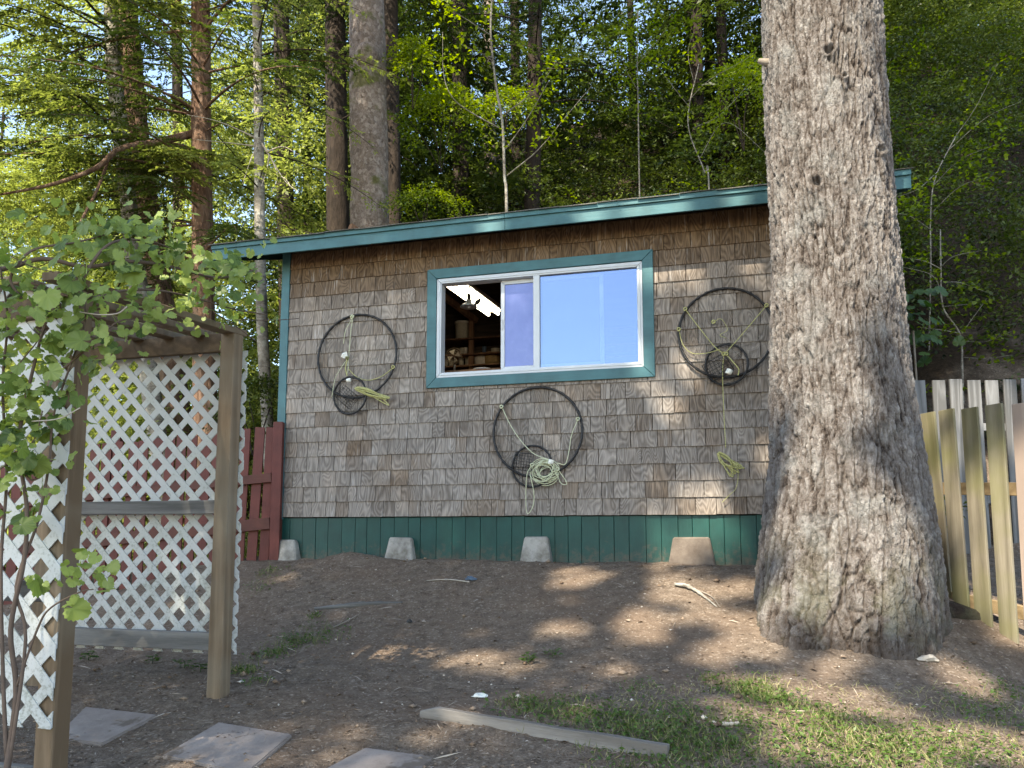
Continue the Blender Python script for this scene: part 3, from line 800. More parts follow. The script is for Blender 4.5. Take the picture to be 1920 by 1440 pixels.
# wire fan
q = inside(851, 668, 1.3)
fan = empty('wire_fan', sw_(q[0], q[1], q[2]), -YAW, 'small round wire cage fan on the bench inside the shed window', 'fan')
for r_ in (0.02, 0.045, 0.07, 0.09):
    MB().tube([(r_ * math.cos(a), -0.03 + 0.02 * (r_ / 0.09), r_ * math.sin(a)) for a in np.linspace(0, 2 * math.pi, 28)[:-1]], 0.0022, 5, closed=True).build('cage_ring', M['rust'], fan)
for k in range(4):
    a = k * math.pi / 2 + 0.3
    MB().add([(0.01 * math.cos(a), 0, 0.01 * math.sin(a)), (0.075 * math.cos(a - 0.35), 0.012, 0.075 * math.sin(a - 0.35)), (0.075 * math.cos(a + 0.45), -0.012, 0.075 * math.sin(a + 0.45))], [(0, 1, 2)]).build('blade', M['jar'], fan)
MB().lathe([(0.0, 0.0), (0.025, 0.0), (0.028, 0.03), (0.012, 0.05), (0.012, 0.10), (0.0, 0.10)], 14, (0, 0.02, -0.19)).build('stand', M['metal_dark'], fan)
# containers on the shelves
def pot(px, zi, r_, h, mat, nm, label, cat, rim=None, lid=None, y=YB - 0.22):
    s, yy, z = inside(px, 650, y)
    o = empty(nm, sw_(s, y, shelf_z[zi]), -YAW, label, cat)
    MB().lathe([(0.0, 0.001), (r_ * 0.92, 0.001), (r_, h * 0.9), (r_, h), (r_ * 0.9, h), (r_ * 0.86, h * 0.85), (0, h * 0.85)], 18).build('body', mat, o)
    if rim: MB().lathe([(r_ * 0.9, h * 0.9), (r_ * 1.06, h * 0.9), (r_ * 1.06, h * 1.0), (r_ * 0.9, h * 1.0)], 18).build('rim', rim, o)
    if lid: MB().lathe([(0.0, h * 1.08), (r_ * 0.7, h * 1.08), (r_ * 0.72, h * 0.98), (r_ * 0.5, h * 0.98)], 16).build('lid', lid, o)
    return o
pot(867, 0, 0.10, 0.26, M['jar'], 'bucket', 'tall pale bucket on the top shelf inside the shed', 'bucket', M['bucket'])
pot(903, 2, 0.10, 0.17, M['bucket'], 'bucket', 'white bucket with a red mark on the lowest shelf in the shed', 'bucket', M['bucket'])
pot(923, 2, 0.11, 0.17, M['cardboard'], 'tub', 'tan round tub at the right end of the lowest shelf', 'tub', M['cardboard'])
for k, px in enumerate((836, 846, 865, 877)):
    pot(px, 2, 0.034, 0.13 + 0.02 * (k % 2), M['jar'], 'jar', ['leftmost small jar on the low shelf inside the shed', 'second small jar from the left on the low shelf', 'pale jar below the fan right side on the low shelf', 'pale jar beside the upright stud on the low shelf'][k], 'jar', None, M['bucket'])
for k, (px, mat) in enumerate(((866, M['jar']), (873, M['bucket']), (908, M['bluegrey']), (929, M['jar']))):
    pot(px, 1, 0.028 if k < 3 else 0.06, 0.12 if k < 3 else 0.08, mat, 'can', ['dull can left of the bright one on the middle shelf', 'narrow bright can on the middle shelf inside the shed', 'blue grey can on the middle shelf right of the stud', 'wide pale can at the right of the middle shelf'][k], 'can')
q = inside(905, 694, 0.5)
o = empty('basin', sw_(q[0], q[1], q[2] - 0.03), -YAW, 'shallow blue and white basin just inside the window sill', 'basin')
MB().lathe([(0.0, 0.0), (0.06, 0.0), (0.09, 0.03), (0.085, 0.03), (0.055, 0.006), (0, 0.006)], 20).build('bowl', M['blue'], o)
MB().lathe([(0.085, 0.028), (0.098, 0.028), (0.098, 0.036), (0.085, 0.036)], 20).build('rim', M['bucket'], o)
# a workbench carries the fan and the basin
MB().box((WX0 + 0.06, 0.30, q[2] - 0.08), (S_L + 2.6, 1.6, q[2] - 0.032)).build('workbench_top', M['stud'], shed)

# ================================================================== concrete pier blocks
def pier(px0, px1, py, top_w, bot_w, h, mat, label):
    s = (wl(px0, py)[0] + wl(px1, py)[0]) / 2
    z1 = wl((px0 + px1) / 2, py, 0.06)[1]
    o = MB(); a, b_ = top_w / 2, bot_w / 2; y0, y1 = -0.065, 0.20
    jit = lambda: random.uniform(-0.006, 0.006)
    vs = [(-b_, y0 - 0.04, -h), (b_, y0 - 0.04, -h), (b_, y1, -h), (-b_, y1, -h), (-a + jit(), y0 + 0.012, jit()), (a + jit(), y0 + 0.012, jit()), (a, 0.0, 0), (-a, 0.0, 0)]
    o.add(vs, SF)
    ob = o.build('pier_block', mat, None, shed_world(s, 0, z1), (0, 0, -YAW), bevel=0.012)
    tag(ob, label, 'pier block', 'concrete pier blocks under the shed')
pier(527, 552, 1012, 0.2, 0.32, 0.28, M['concrete'], 'chipped grey pier block half hidden by the red fence post')
pier(733, 775, 1008, 0.205, 0.30, 0.28, M['concrete'], 'pale tapered pier block beside the dirt mound')
pier(985, 1030, 1006, 0.20, 0.29, 0.28, M['concrete'], 'pale tapered pier block under the middle crab ring')
pier(1263, 1331, 1007, 0.29, 0.40, 0.30, M['concrete_brown'], 'wide brown pier block nearest the big tree')

# ================================================================== crab rings on the wall
def spline(pts, n=24):
    """Catmull-Rom through pts"""
    P = [np.array(p, float) for p in pts]
    P = [2 * P[0] - P[1]] + P + [2 * P[-1] - P[-2]]
    out = []
    segs = len(P) - 3
    per = max(2, n // segs)
    for i in range(segs):
        p0, p1, p2, p3 = P[i:i + 4]
        for t in np.linspace(0, 1, per, endpoint=False):
            out.append(0.5 * ((2 * p1) + (-p0 + p2) * t + (2 * p0 - 5 * p1 + 4 * p2 - p3) * t * t + (-p0 + 3 * p1 - 3 * p2 + p3) * t ** 3))
    out.append(P[-2])
    return [tuple(p) for p in out]
def ring_thing(c_px, rx_px, label, inner, basket, floatp, ropes, hank, seed):
    rg = np.random.default_rng(seed)
    cs, cz = wl(*c_px, 0.03)
    rad = (wl(c_px[0] + rx_px, c_px[1], 0.03)[0] - wl(c_px[0] - rx_px, c_px[1], 0.03)[0]) / 2
    root = empty('crab_ring', shed_world(cs, 0, cz), -YAW, label, 'crab ring', 'crab ring nets hung on the shed wall')
    def L(px, py, d=0.035):
        s, z = wl(px, py, d); return (s - cs, -d, z - cz)
    # hoop: metal ring wrapped in strips
    n = 90
    pts = [(rad * math.cos(a), -0.030 - 0.012 * (1 - math.sin(a)), rad * 1.0 * math.sin(a)) for a in np.linspace(0, 2 * math.pi, n, endpoint=False)]
    hoop = MB().tube(pts, [0.0106 + 0.0024 * math.sin(i * 2.3) for i in range(n)], 8, closed=True).build('outer_hoop', M['hoop'], root)
    ix, iz = inner[0], inner[1]
    ic = np.array(L(ix, iz, 0.06)); ir = (wl(ix + inner[2], iz, .06)[0] - wl(ix - inner[2], iz, .06)[0]) / 2; iry = ir * inner[3]
    m = 56
    tilt = inner[4]
    ip = [(ic[0] + ir * math.cos(a) * math.cos(tilt) - iry * math.sin(a) * math.sin(tilt), -0.05 - 0.02 * math.cos(a), ic[2] + ir * math.cos(a) * math.sin(tilt) + iry * math.sin(a) * math.cos(tilt)) for a in np.linspace(0, 2 * math.pi, m, endpoint=False)]
    MB().tube(ip, [0.0092 + 0.002 * math.sin(i * 2.1) for i in range(m)], 8, closed=True).build('inner_hoop', M['hoop'], root)
    # netting between the two hoops, sagging, and across the inner hoop
    net = MB()
    for k in range(26):
        for sgn in (-1, 1):
            a = 2 * math.pi * k / 26
            o = np.array(pts[int(k * n / 26) % n]); i_ = np.array(ip[int((k / 26 + sgn * 0.12) * m) % m])
            mid = (o + i_) / 2 + np.array([rg.normal(0, 0.02), 0.012, -0.05 + rg.normal(0, 0.025)])
            net.tube(spline([o, o * 0.6 + mid * 0.4 + np.array([rg.normal(0, .012), 0, rg.normal(0, .012)]), mid, i_], 9), 0.0009, 4, cap=False)
    net.build('netting', M['net'], root)
    nd = MB()
    for k in range(7):
        for sgn in (-1, 1):
            i0 = int(k * m / 9) % m; i1 = (i0 + int(m * (0.35 + 0.1 * sgn))) % m
            p, q = np.array(ip[i0]), np.array(ip[i1])
            nd.tube(spline([p, (p + q) / 2 + np.array([rg.normal(0, .01), .02, -0.02 + rg.normal(0, .01)]), q], 8), 0.0010, 4, cap=False)
    nd.build('inner_netting', M['net_dark'], root)
    # wire bait basket
    bx, bz, bw, bh, ang = basket
    c0 = np.array(L(bx, bz, 0.06)); w_, h_ = bw, bh
    bk = MB(); ca, sa = math.cos(ang), math.sin(ang)
    W_ = lambda u, v, d=0.0: (c0[0] + u * ca - v * sa, c0[1] - d, c0[2] + u * sa + v * ca)
    for k in range(8):
        u = -w_ / 2 + w_ * k / 7
        for d in ((0, 0.03) if k in (0, 7) else (0.03,)): bk.tube([W_(u, -h_ / 2, d), W_(u, h_ / 2, d)], 0.0018, 5)
    for k in range(7):
        v = -h_ / 2 + h_ * k / 6
        for d in ((0, 0.03) if k in (0, 6) else (0.03,)): bk.tube([W_(-w_ / 2, v, d), W_(w_ / 2, v, d)], 0.0018, 5)
    bk.build('bait_basket', M['wire'], root)
    if floatp:
        f = L(floatp[0], floatp[1], 0.085)
        MB().tube([(f[0] - 0.02 * math.cos(floatp[2]), f[1], f[2] - 0.02 * math.sin(floatp[2])), (f[0] + 0.02 * math.cos(floatp[2]), f[1], f[2] + 0.02 * math.sin(floatp[2]))], floatp[3], 14).build('float', M['float'], root, bevel=0.004)
    for (pl, r_, pale) in ropes:
        MB().tube(spline([L(*p) for p in pl], 28), r_ * 0.82, 6).build('rope', M['rope_pale'] if pale else M['rope'], root)
        for p in (pl[0],):
            c_ = np.array(L(*p)); kn = MB()
            kn.tube([(c_[0] + 0.013 * math.cos(a), c_[1] - 0.012 + 0.006 * math.sin(2 * a), c_[2] + 0.013 * math.sin(a)) for a in np.linspace(0, 2 * math.pi, 11)[:-1]], 0.0055, 6, closed=True)
            kn.build('knot', M['rope_pale'] if pale else M['rope'], root)
    if hank:
        kind = hank[0]
        if kind == 'coil':
            _, hx, hy, r0, loops = hank
            c_ = np.array(L(hx, hy, 0.075)); pts2 = []
            for k in range(loops * 14):
                a = k * 2 * math.pi / 14; lp = k // 14
                rr = r0 * (0.62 + 0.38 * abs(math.sin(lp * 1.7 + 0.3))) * (1 + 0.12 * math.sin(a * 0.5 + lp))
                off = np.array([0.030 * math.sin(lp * 2.1), 0, 0.026 * math.cos(lp * 1.3)])
                pts2.append(tuple(c_ + off + np.array([rr * math.cos(a), -0.02 * math.sin(lp * 0.9) - 0.008 * math.sin(a * 1.5), rr * 0.82 * math.sin(a)])))
            MB().tube(spline(pts2, len(pts2) * 2), 0.0037, 6).build('rope_coil', M['rope_pale'], root)
        else:
            _, p, q, loops, wd = hank
            a_, b_ = np.array(L(*p)), np.array(L(*q)); d_ = b_ - a_; nrm = np.array([-d_[2], 0, d_[0]]); nrm /= np.linalg.norm(nrm)
            pts2 = []
            for lp in range(loops):
                o1 = nrm * wd * rg.normal(0, 0.5); o2 = nrm * wd * rg.normal(0, 1.0) + d_ * rg.uniform(-0.05, 0.15)
                bow = nrm * wd * rg.uniform(0.5, 1.2)
                y_ = np.array([0, -rg.uniform(0, 0.04), 0])
                pts2 += [a_ + o1 + y_, (a_ + b_) / 2 + o1 + bow + y_, b_ + o2 + y_, b_ + o2 - bow * 0.6 + y_, (a_ + b_) / 2 + o1 * 0.6 - bow + y_]
            MB().tube(spline(pts2, len(pts2) * 4), 0.0045, 6).build('rope_hank', M['rope'], root)
    return root
r1 = ring_thing((670, 668), 73, 'crab ring left of the window with rope hank beside its small hoop', (655, 741, 32, 1.0, 0.2),
    (652, 745, 0.19, 0.14, -0.7), (654, 713, 0.2, 0.018),
    [([(662, 594, .05), (658, 620, .05), (654, 668, .05), (652, 700, .07)], 0.0042, True),
     ([(738, 689, .05), (715, 706, .05), (690, 713, .05), (668, 706, .06), (652, 690, .06)], 0.0046, False),
     ([(661, 596, .055), (648, 620, .05), (644, 645, .05)], 0.0036, True),
     ([(652, 672, .06), (636, 695, .06), (628, 712, .06), (622, 745, .06)], 0.0035, True),
     ([(652, 672, .06), (648, 690, .07), (651, 705, .07)], 0.0065, False)],
    ('hank', (668, 728, .07), (722, 746, .07), 9, 0.022), 1)
MB().add([(-0.02, 0, 0), (0.03, -0.012, 0.012), (0.04, -0.004, -0.03), (0.012, -0.016, -0.055), (-0.03, -0.006, -0.035), (0.004, -0.03, -0.02)],
         [(0, 1, 5), (1, 2, 5), (2, 3, 5), (3, 4, 5), (4, 0, 5)]).build('plastic_rag', M['float'], r1, (wl(648, 668)[0] - wl(670, 668)[0], -0.06, 0.03))
r2 = ring_thing((1008, 810), 83, 'crab ring below the window with a big tangled rope coil', (997, 874, 38, 1.0, -0.3),
    (982, 866, 0.16, 0.15, -0.15), (1033, 866, 1.3, 0.023),
    [([(941, 763, .05), (955, 793, .05), (975, 824, .05), (1000, 850, .07), (1030, 862, .09)], 0.0048, True),
     ([(1084, 786, .05), (1072, 815, .05), (1067, 845, .05), (1060, 870, .07), (1045, 868, .09)], 0.0046, True),
     ([(998, 872, .09), (988, 890, .10), (986, 940, .09), (989, 963, .085), (999, 950, .09), (1001, 925, .10), (994, 890, .11)], 0.0046, True),
     ([(1046, 880, .11), (1060, 900, .10), (1062, 908, .10), (1052, 906, .10), (1042, 885, .11)], 0.0046, True)],
    ('coil', 1022, 884, 0.105, 15), 2)
r3 = ring_thing((1360, 624), 89, 'crab ring right of the window with a rope hanging straight down', (1362, 683, 40, 1.0, 0.0),
    (1346, 690, 0.20, 0.16, 0.5), (1367, 697, 1.1, 0.026),
    [([(1285, 580, .05), (1310, 613, .05), (1340, 650, .06), (1358, 664, .08)], 0.0048, False),
     ([(1437, 573, .05), (1410, 605, .05), (1380, 640, .06), (1360, 662, .08)], 0.0048, False),
     ([(1273, 618, .05), (1280, 645, .05), (1297, 662, .05), (1325, 662, .06), (1350, 655, .08)], 0.0042, False),
     ([(1357, 664, .09), (1355, 700, .08), (1357, 770, .05), (1361, 840, .05)], 0.0046, False),
     ([(1380, 872, .06), (1384, 890, .055), (1380, 915, .05), (1366, 930, .05), (1354, 942, .05)], 0.0038, False),
     ([(1362, 664, .09), (1374, 678, .10), (1385, 692, .10), (1384, 704, .10)], 0.0060, False),
     ([(1338, 604, .05), (1352, 598, .05), (1364, 618, .05), (1350, 628, .05), (1362, 634, .05)], 0.0030, False)],
    ('hank', (1346, 850, .06), (1376, 882, .06), 9, 0.03), 3)

# ================================================================== arbor
def world_to(o_base, rz, p):
    d = np.array(p) - np.array(o_base)
    c, s = math.cos(-rz), math.sin(-rz)
    return np.array([d[0] * c - d[1] * s, d[0] * s + d[1] * c, d[2]])
DN, DF = 3.22, 4.30
N_br = at(98, 1400, DN); F_br = at(417, 1200, DF)        # front-right edges of the two posts
ARB = np.array([N_br[0], N_br[1], float(ground_z(N_br[0], N_br[1]))])
arbor = empty('garden_arbor', ARB, -YAW, 'wooden garden arbor with white lattice sides under a grape vine', 'arbor')
A = lambda px, py, d: world_to(ARB, -YAW, at(px, py, d))
pw = 0.089
ztN = A(150, 528, DN)[2]; ztF = A(440, 610, DF)[2]; zt = (ztN + ztF) / 2
fl = world_to(ARB, -YAW, F_br)
FX, FY = fl[0], fl[1]
gF = float(ground_z(F_br[0], F_br[1])) - ARB[2]
def post(x, y, z0, z1, nm='post', lean=(0, 0)):
    o = MB().box((-pw, 0, 0), (0, pw, z1 - z0)).build(nm, M['post'], arbor, (x, y, z0), (lean[0], lean[1], 0), bevel=0.004)
    return o
topN, topF = A(150, 540, DN)[2], A(440, 612, DF)[2]
zNtop = topN
post(0.0, 0.0, -0.15, zNtop, lean=(0, -0.005))
post(FX, FY, gF - 0.12, topF - 0.03)
BX = -1.22
post(BX, FY, gF - 0.12, topF - 0.03)
post(BX, 0.0, -0.15, zNtop)
# header beams front and rear, side beam, roof slats
hz1, hz0 = A(300, 621, DF)[2], A(300, 656, DF)[2]
MB().box((BX + 0.002, FY + 0.012, hz0), (FX - pw - 0.002, FY + 0.05, hz1)).build('header_beam', M['post_dark'], arbor, bevel=0.003)
MB().box((BX - 0.1, -0.04, zNtop - 0.13), (-pw - 0.003, -0.002, zNtop - 0.04)).build('header_beam', M['post_dark'], arbor, bevel=0.003)
for k in range(7):
    x = 0.005 - k * 0.205
    za, zb = zNtop + 0.012, topF - 0.012
    x2 = x + (FX if k == 0 else FX)
    MB().bar((x - 0.045, -0.12, za + 0.005), (x2 - 0.045, FY + pw + 0.03, zb), 0.085, 0.036).build('roof_slat', M['post'], arbor, bevel=0.003)
# rails of the rear side
for (p0, p1) in ((937, 963), (1188, 1222)):
    z1, z0 = A(300, p0, DF)[2], A(300, p1, DF)[2]
    MB().box((BX + 0.002, FY + 0.014, z0), (FX - pw - 0.002, FY + 0.052, z1)).build('side_rail', M['rail_grey'], arbor, bevel=0.003)
MB().box((BX, 0.095, 0.75), (-pw - 0.002, 0.13, 0.84)).build('side_rail', M['rail_grey'], arbor, bevel=0.003)
MB().box((BX, -0.005, 0.00), (-pw - 0.004, 0.035, 0.10)).build('side_rail', M['rail_grey'], arbor, bevel=0.003)
MB().box((BX, -0.006, -0.12), (-pw - 0.004, 0.034, -0.004)).build('side_rail', M['rail_grey'], arbor, bevel=0.003)
# lattice panels: each strip its own piece
def clip_strip(px, pz, dx, dz, hw, x0, x1, z0, z1):
    """a 45-degree strip clipped to a rectangle, as a polygon"""
    L_ = 6.0
    nx, nz = -dz, dx
    poly = [(px + dx * a * L_ + nx * b_ * hw, pz + dz * a * L_ + nz * b_ * hw) for a, b_ in ((-1, -1), (1, -1), (1, 1), (-1, 1))]
    for (ax, lim, sg) in ((0, x0, 1), (0, x1, -1), (1, z0, 1), (1, z1, -1)):
        out = []
        for i in range(len(poly)):
            p, q = poly[i], poly[(i + 1) % len(poly)]
            ip, iq = (p[ax] - lim) * sg >= 0, (q[ax] - lim) * sg >= 0
            if ip: out.append(p)
            if ip != iq:
                t_ = (lim - p[ax]) / (q[ax] - p[ax]); out.append((p[0] + (q[0] - p[0]) * t_, p[1] + (q[1] - p[1]) * t_))
        poly = out
        if len(poly) < 3: return None
    return poly
def lattice(x0, x1, z0, z1, y, pitch, sw_, mat, phase, lz=0.0):
    pan = empty('lattice_panel', ((x0 + x1) / 2, y, z0)); pan.parent = arbor
    cx = (x0 + x1) / 2
    r2 = math.sqrt(0.5)
    for layer, dz in ((0, 1), (1, -1)):
        n = int(((x1 - x0) + (z1 - z0)) / pitch) + 3
        for k in range(-n, n):
            off = k * pitch + phase[layer]
            poly = clip_strip(cx + off, (z0 + z1) / 2, r2, dz * r2, sw_ / 2, x0, x1, z0, z1)
            if not poly: continue
            poly = [(p[0] - cx, p[1] - z0) for p in poly]
            y0, y1 = (0.0, 0.0050) if layer else (0.0052, 0.0100)
            m_ = len(poly)
            vs = [(p[0], y0, p[1]) for p in poly] + [(p[0], y1, p[1]) for p in poly]
            fs = [tuple(range(m_)), tuple(range(2 * m_ - 1, m_ - 1, -1))] + [(i, i + m_, (i + 1) % m_ + m_, (i + 1) % m_) for i in range(m_)]
            o = MB().add(vs, fs).build('slat', mat, pan)
            bm = bmesh.new(); bm.from_mesh(o.data); bmesh.ops.recalc_face_normals(bm, faces=bm.faces); bm.to_mesh(o.data); bm.free()
    return pan
zR0, zR1 = A(300, 1232, DF)[2], A(300, 650, DF)[2]
lattice(BX, FX + 0.022, zR0, zR1, FY + 0.095, 0.133, 0.0375, M['lattice'], (0.02, 0.05))
lattice(FX - 0.18, FX - pw - 0.002, zR1 + 0.001, zR1 + 0.002, FY + 0.095, 0.133, 0.038, M['lattice'], (0, 0)) if False else None
zN0, zN1 = A(60, 1366, DN)[2], A(60, 530, DN)[2]
lattice(BX - 0.2, A(128, 1000, DN - 0.03)[0] - 0.035, zN0, zN1, -0.016, 0.157, 0.046, M['lattice'], (0.03, 0.085))

# ------------------------------------------------------------------ grape vine
def leaf_mesh(seed):
    rg = np.random.default_rng(seed)
    n = 34
    pts = [(0, 0, 0)]
    for i in range(n + 1):
        a = math.pi * (-0.94 + 1.88 * i / n)        # notch at the stalk
        lob = 0.72 + 0.20 * abs(math.cos(a * 1.5)) ** 0.8 + 0.10 * math.cos(a)
        tooth = 0.055 * (1 if i % 2 else -1)
        r_ = (lob + tooth + rg.normal(0, 0.02)) * 0.56
        x, y = r_ * math.sin(a), r_ * math.cos(a)
        z = 0.10 * abs(x) - 0.22 * (x * x + y * y) + 0.035 * math.sin(a * 5 + seed) + rg.normal(0, 0.012)
        pts.append((x, y + 0.1, z))
    fs = [(0, i + 1, i) for i in range(1, n + 1)]
    me = bpy.data.meshes.new('leaf'); me.from_pydata(pts, [], fs); me.materials.append(M['leaf_vine'])
    a = me.attributes.new('tone', 'FLOAT', 'FACE'); a.data.foreach_set('value', np.asarray(rg.uniform(0.05, 0.25, n), np.float32))
    me.polygons.foreach_set('use_smooth', [True] * n); me.update()
    return me
LEAVES = [leaf_mesh(i) for i in range(6)]
vbase = gnd(8, 1425, 2.2)
vine = empty('grape_vine', (vbase[0], vbase[1], ARB[2] - 0.05), 0, 'leafy green grape vine climbing the lattice and spreading over the arbor', 'vine')
VB = np.array([vbase[0], vbase[1], ARB[2] - 0.05])
paths = [
    ([(8, 1470, 3.0), (30, 1300, 3.08), (20, 1180, 3.08), (45, 1050, 3.08), (50, 950, 3.08), (35, 830, 3.06), (60, 700, 3.04), (90, 590, 3.0), (120, 520, 3.0)], 0.011, 50),
    ([(15, 1450, 3.02), (48, 1200, 3.08), (30, 1100, 3.09), (70, 980, 3.09), (92, 870, 3.08), (100, 780, 3.06), (130, 690, 3.04), (160, 600, 3.02), (150, 530, 3.05)], 0.007, 58),
    ([(12, 1420, 3.03), (5, 1250, 3.07), (2, 1050, 3.08), (12, 900, 3.07), (5, 720, 3.05), (14, 600, 3.0), (0, 500, 2.98)], 0.008, 42),
    ([(-120, 500, 2.9), (0, 505, 3.0), (80, 485, 3.05), (160, 500, 3.1), (240, 490, 3.25), (320, 500, 3.5), (400, 520, 3.8), (450, 515, 4.0), (478, 505, 4.1)], 0.011, 52),
    ([(60, 530, 2.98), (150, 560, 3.0), (230, 545, 3.2), (300, 545, 3.5), (370, 560, 3.8), (440, 580, 4.1), (500, 590, 4.3)], 0.007, 28),
    ([(150, 530, 3.05), (190, 470, 3.1), (230, 450, 3.2), (290, 455, 3.4), (330, 470, 3.5)], 0.007, 26),
    ([(40, 560, 3.0), (20, 520, 2.98), (60, 470, 3.0), (140, 455, 3.1), (200, 440, 3.2)], 0.007, 20),
    ([(100, 860, 3.06), (60, 900, 3.05), (15, 840, 3.04), (-20, 780, 3.0)], 0.005, 10),
    ([(30, 1290, 3.08), (70, 1180, 3.05), (95, 1140, 3.02), (150, 1110, 3.0), (175, 1105, 3.0)], 0.005, 6),
    ([(120, 690, 3.04), (180, 640, 3.02), (230, 600, 3.05), (300, 610, 3.3)], 0.005, 8)]
rg = np.random.default_rng(11)
YL = []
for pl, r_, nl in paths:
    pts = [np.array(at(*p)) - VB for p in pl]
    sp = spline([tuple(p) for p in pts], 44)
    MB().tube(sp, list(np.linspace(r_, r_ * 0.45, len(sp))), 7).build('stem', M['vine_stem'], vine)
    for k in range(nl):
        t_ = rg.uniform(0.12, 1.0) if r_ != 0.011 or nl > 60 else rg.uniform(0.45, 1)
        if pl[0][1] > 1200 and rg.random() < 0.9: t_ = rg.uniform(0.5, 1.0)
        p = np.array(sp[min(len(sp) - 1, int(t_ * (len(sp) - 1)))])
        p = p + np.array([rg.normal(0, 0.055), rg.normal(-0.03, 0.05), rg.normal(0.015, 0.06)])
        sz = rg.choice([0.036, 0.048, 0.06, 0.073, 0.087, 0.102], p=[.12, .22, .25, .22, .13, .06])
        # leaves hang face outwards, tips down, towards the light
        rx = R(rg.normal(62, 20)); rz = R(rg.normal(0, 42)); ry = R(rg.normal(0, 24))
        q = (Matrix.Rotation(rz, 4, 'Z') @ Matrix.Rotation(rx, 4, 'X') @ Matrix.Rotation(ry, 4, 'Y') @ Matrix.Rotation(math.pi + R(rg.normal(0, 45)), 4, 'Z')).to_euler()
        link('leaf', LEAVES[rg.integers(6)], vine, p, q, (sz, sz * rg.uniform(0.85, 1.1), sz))
    YL.append(np.array(sp))
yv, yf, yt = [], [], []
for arr in YL:
    for k in range(64):
        p = arr[rg.integers(len(arr) // 2, len(arr))] + np.array([rg.normal(0, .07), rg.normal(-.01, .06), rg.normal(.02, .075)])
        if p[2] < 0.9: continue
        me = LEAVES[rg.integers(6)]; s_ = rg.uniform(0.022, 0.06)
        Mt = Matrix.Rotation(R(rg.normal(0, 60)), 3, 'Z') @ Matrix.Rotation(R(rg.normal(60, 28)), 3, 'X') @ Matrix.Rotation(math.pi + R(rg.normal(0, 60)), 3, 'Z')
        b_ = len(yv)
        yv += [tuple(Vector(p) + Mt @ (v.co * s_)) for v in me.vertices]
        yf += [tuple(i + b_ for i in f.vertices) for f in me.polygons]; yt += [rg.uniform(0.3, 0.9)] * len(me.polygons)
tag(link('young_leaves', mesh_np('young_leaves', yv, yf, M['leaf_vine'], tone=yt), vine), kind='stuff')
for pl in ([(440, 600, 4.1), (520, 600, 4.6), (560, 597, 5.0)], [(150, 585, 3.0), (185, 590, 2.95), (220, 588, 2.9), (238, 575, 2.88)], [(400, 585, 3.9), (440, 610, 4.0), (480, 640, 4.2)], [(60, 790, 3.0), (110, 785, 2.98), (150, 765, 2.96)],
           [(0, 470, 2.95), (60, 500, 3.0), (100, 510, 3.0)], [(20, 700, 3.0), (70, 640, 3.0), (90, 600, 3.0)], [(0, 880, 3.03), (60, 830, 3.03), (80, 770, 3.03)]):
    MB().tube(spline([tuple(np.array(at(*p)) - VB) for p in pl], 14), 0.0026, 5).build('tendril', M['dead'] if pl[0][0] in (150, 60) else M['vine_stem'], vine)

# ================================================================== red picket fence by the shed corner
pA = shed_world(S_L - 0.26, -0.12, 0)
redf = empty('red_picket_fence', (pA[0], pA[1], float(ground_z(pA[0], pA[1]))), R(1.5), 'oxblood red picket fence running left from the shed corner', 'fence')
RB = np.array(redf.location)
def red_local(px, py, y):
    s, z = wl(px, py, -y)
    return s - (S_L - 0.26), y + 0.12, z + SHED_BASE[2] - RB[2]
ptop = red_local(520, 790, -0.12)[2]
x0p = red_local(507, 900, -0.12)[0]
MB().box((x0p, -0.045, -0.15), (x0p + 0.09, 0.045, ptop)).build('post', M['red'], redf, bevel=0.004)
pk = red_local(470, 802, -0.10)[2]
xk = x0p - 0.005
k = 0
while k < 22:
    w = 0.089
    x1 = xk - 0.012 if k == 0 else xk - 0.026
    g_ = float(ground_z(RB[0] + x1 - w, RB[1])) - RB[2]
    h_ = pk + random.uniform(-0.012, 0.012) - 0.012 * k - min(g_, 0)
    MB().box((-w, 0, 0), (0, 0.019, h_ + 0.06)).build('picket', M['red'], redf, (x1, 0.0, -0.06 + min(g_, 0.0)), (0, R(random.gauss(0, 0.5)) + (0.02 if k < 3 else 0), 0), bevel=0.002)
    xk = x1 - w; k += 1
for (pa, pb) in ((887, 904), (970, 992)):
    z1, z0 = red_local(480, pa, -0.12)[2], red_local(480, pb, -0.12)[2]
    MB().bar((xk - 0.05, -0.019, (z0 + z1) / 2 - 0.012 * 22), (x0p - 0.006, -0.019, (z0 + z1) / 2), 0.036, z1 - z0).build('rail', M['red_rail'], redf, bevel=0.003)
for xx in (-1.35, -2.6):
    MB().box((xx, 0.021, -0.2), (xx + 0.089, 0.11, pk - 0.03)).build('post', M['red'], redf, bevel=0.004)

# ================================================================== right-hand fences
# near fence: leaning boards nailed to two rails
FB = [ # px of left edge / right edge at top, top y, left/right at bottom, bottom y, depth, material
    (1727, 1752, 774, 1771, 1782, 1165, 5.40, 'fence_olive'),
    (1757, 1792, 768, 1793, 1824, 1205, 5.23, 'fence_olive'),
    (1800, 1836, 765, 1833, 1868, 1245, 5.06, 'fence_olive'),
    (1845, 1882, 758, 1878, 1917, 1268, 4.90, 'fence_olive'),
    (1895, 1935, 756, 1926, 1968, 1295, 4.74, 'fence_pink'),
    (1948, 1990, 750, 1980, 2022, 1325, 4.60, 'fence_olive')]
fp0 = at(1905, 1268, 4.90)
nf = empty('board_fence', (fp0[0], fp0[1], float(ground_z(fp0[0], fp0[1]))), 0, 'leaning fence of mossy olive and tan boards right of the big tree', 'fence')
NB = np.array(nf.location)
fdir = at(1890, 1000, 4.90) - at(1755, 1000, 5.40); fdir[2] = 0; fdir /= np.linalg.norm(fdir)
fn = np.array([-fdir[1], fdir[0], 0]); fn = fn if fn[1] < 0 else -fn       # towards the camera
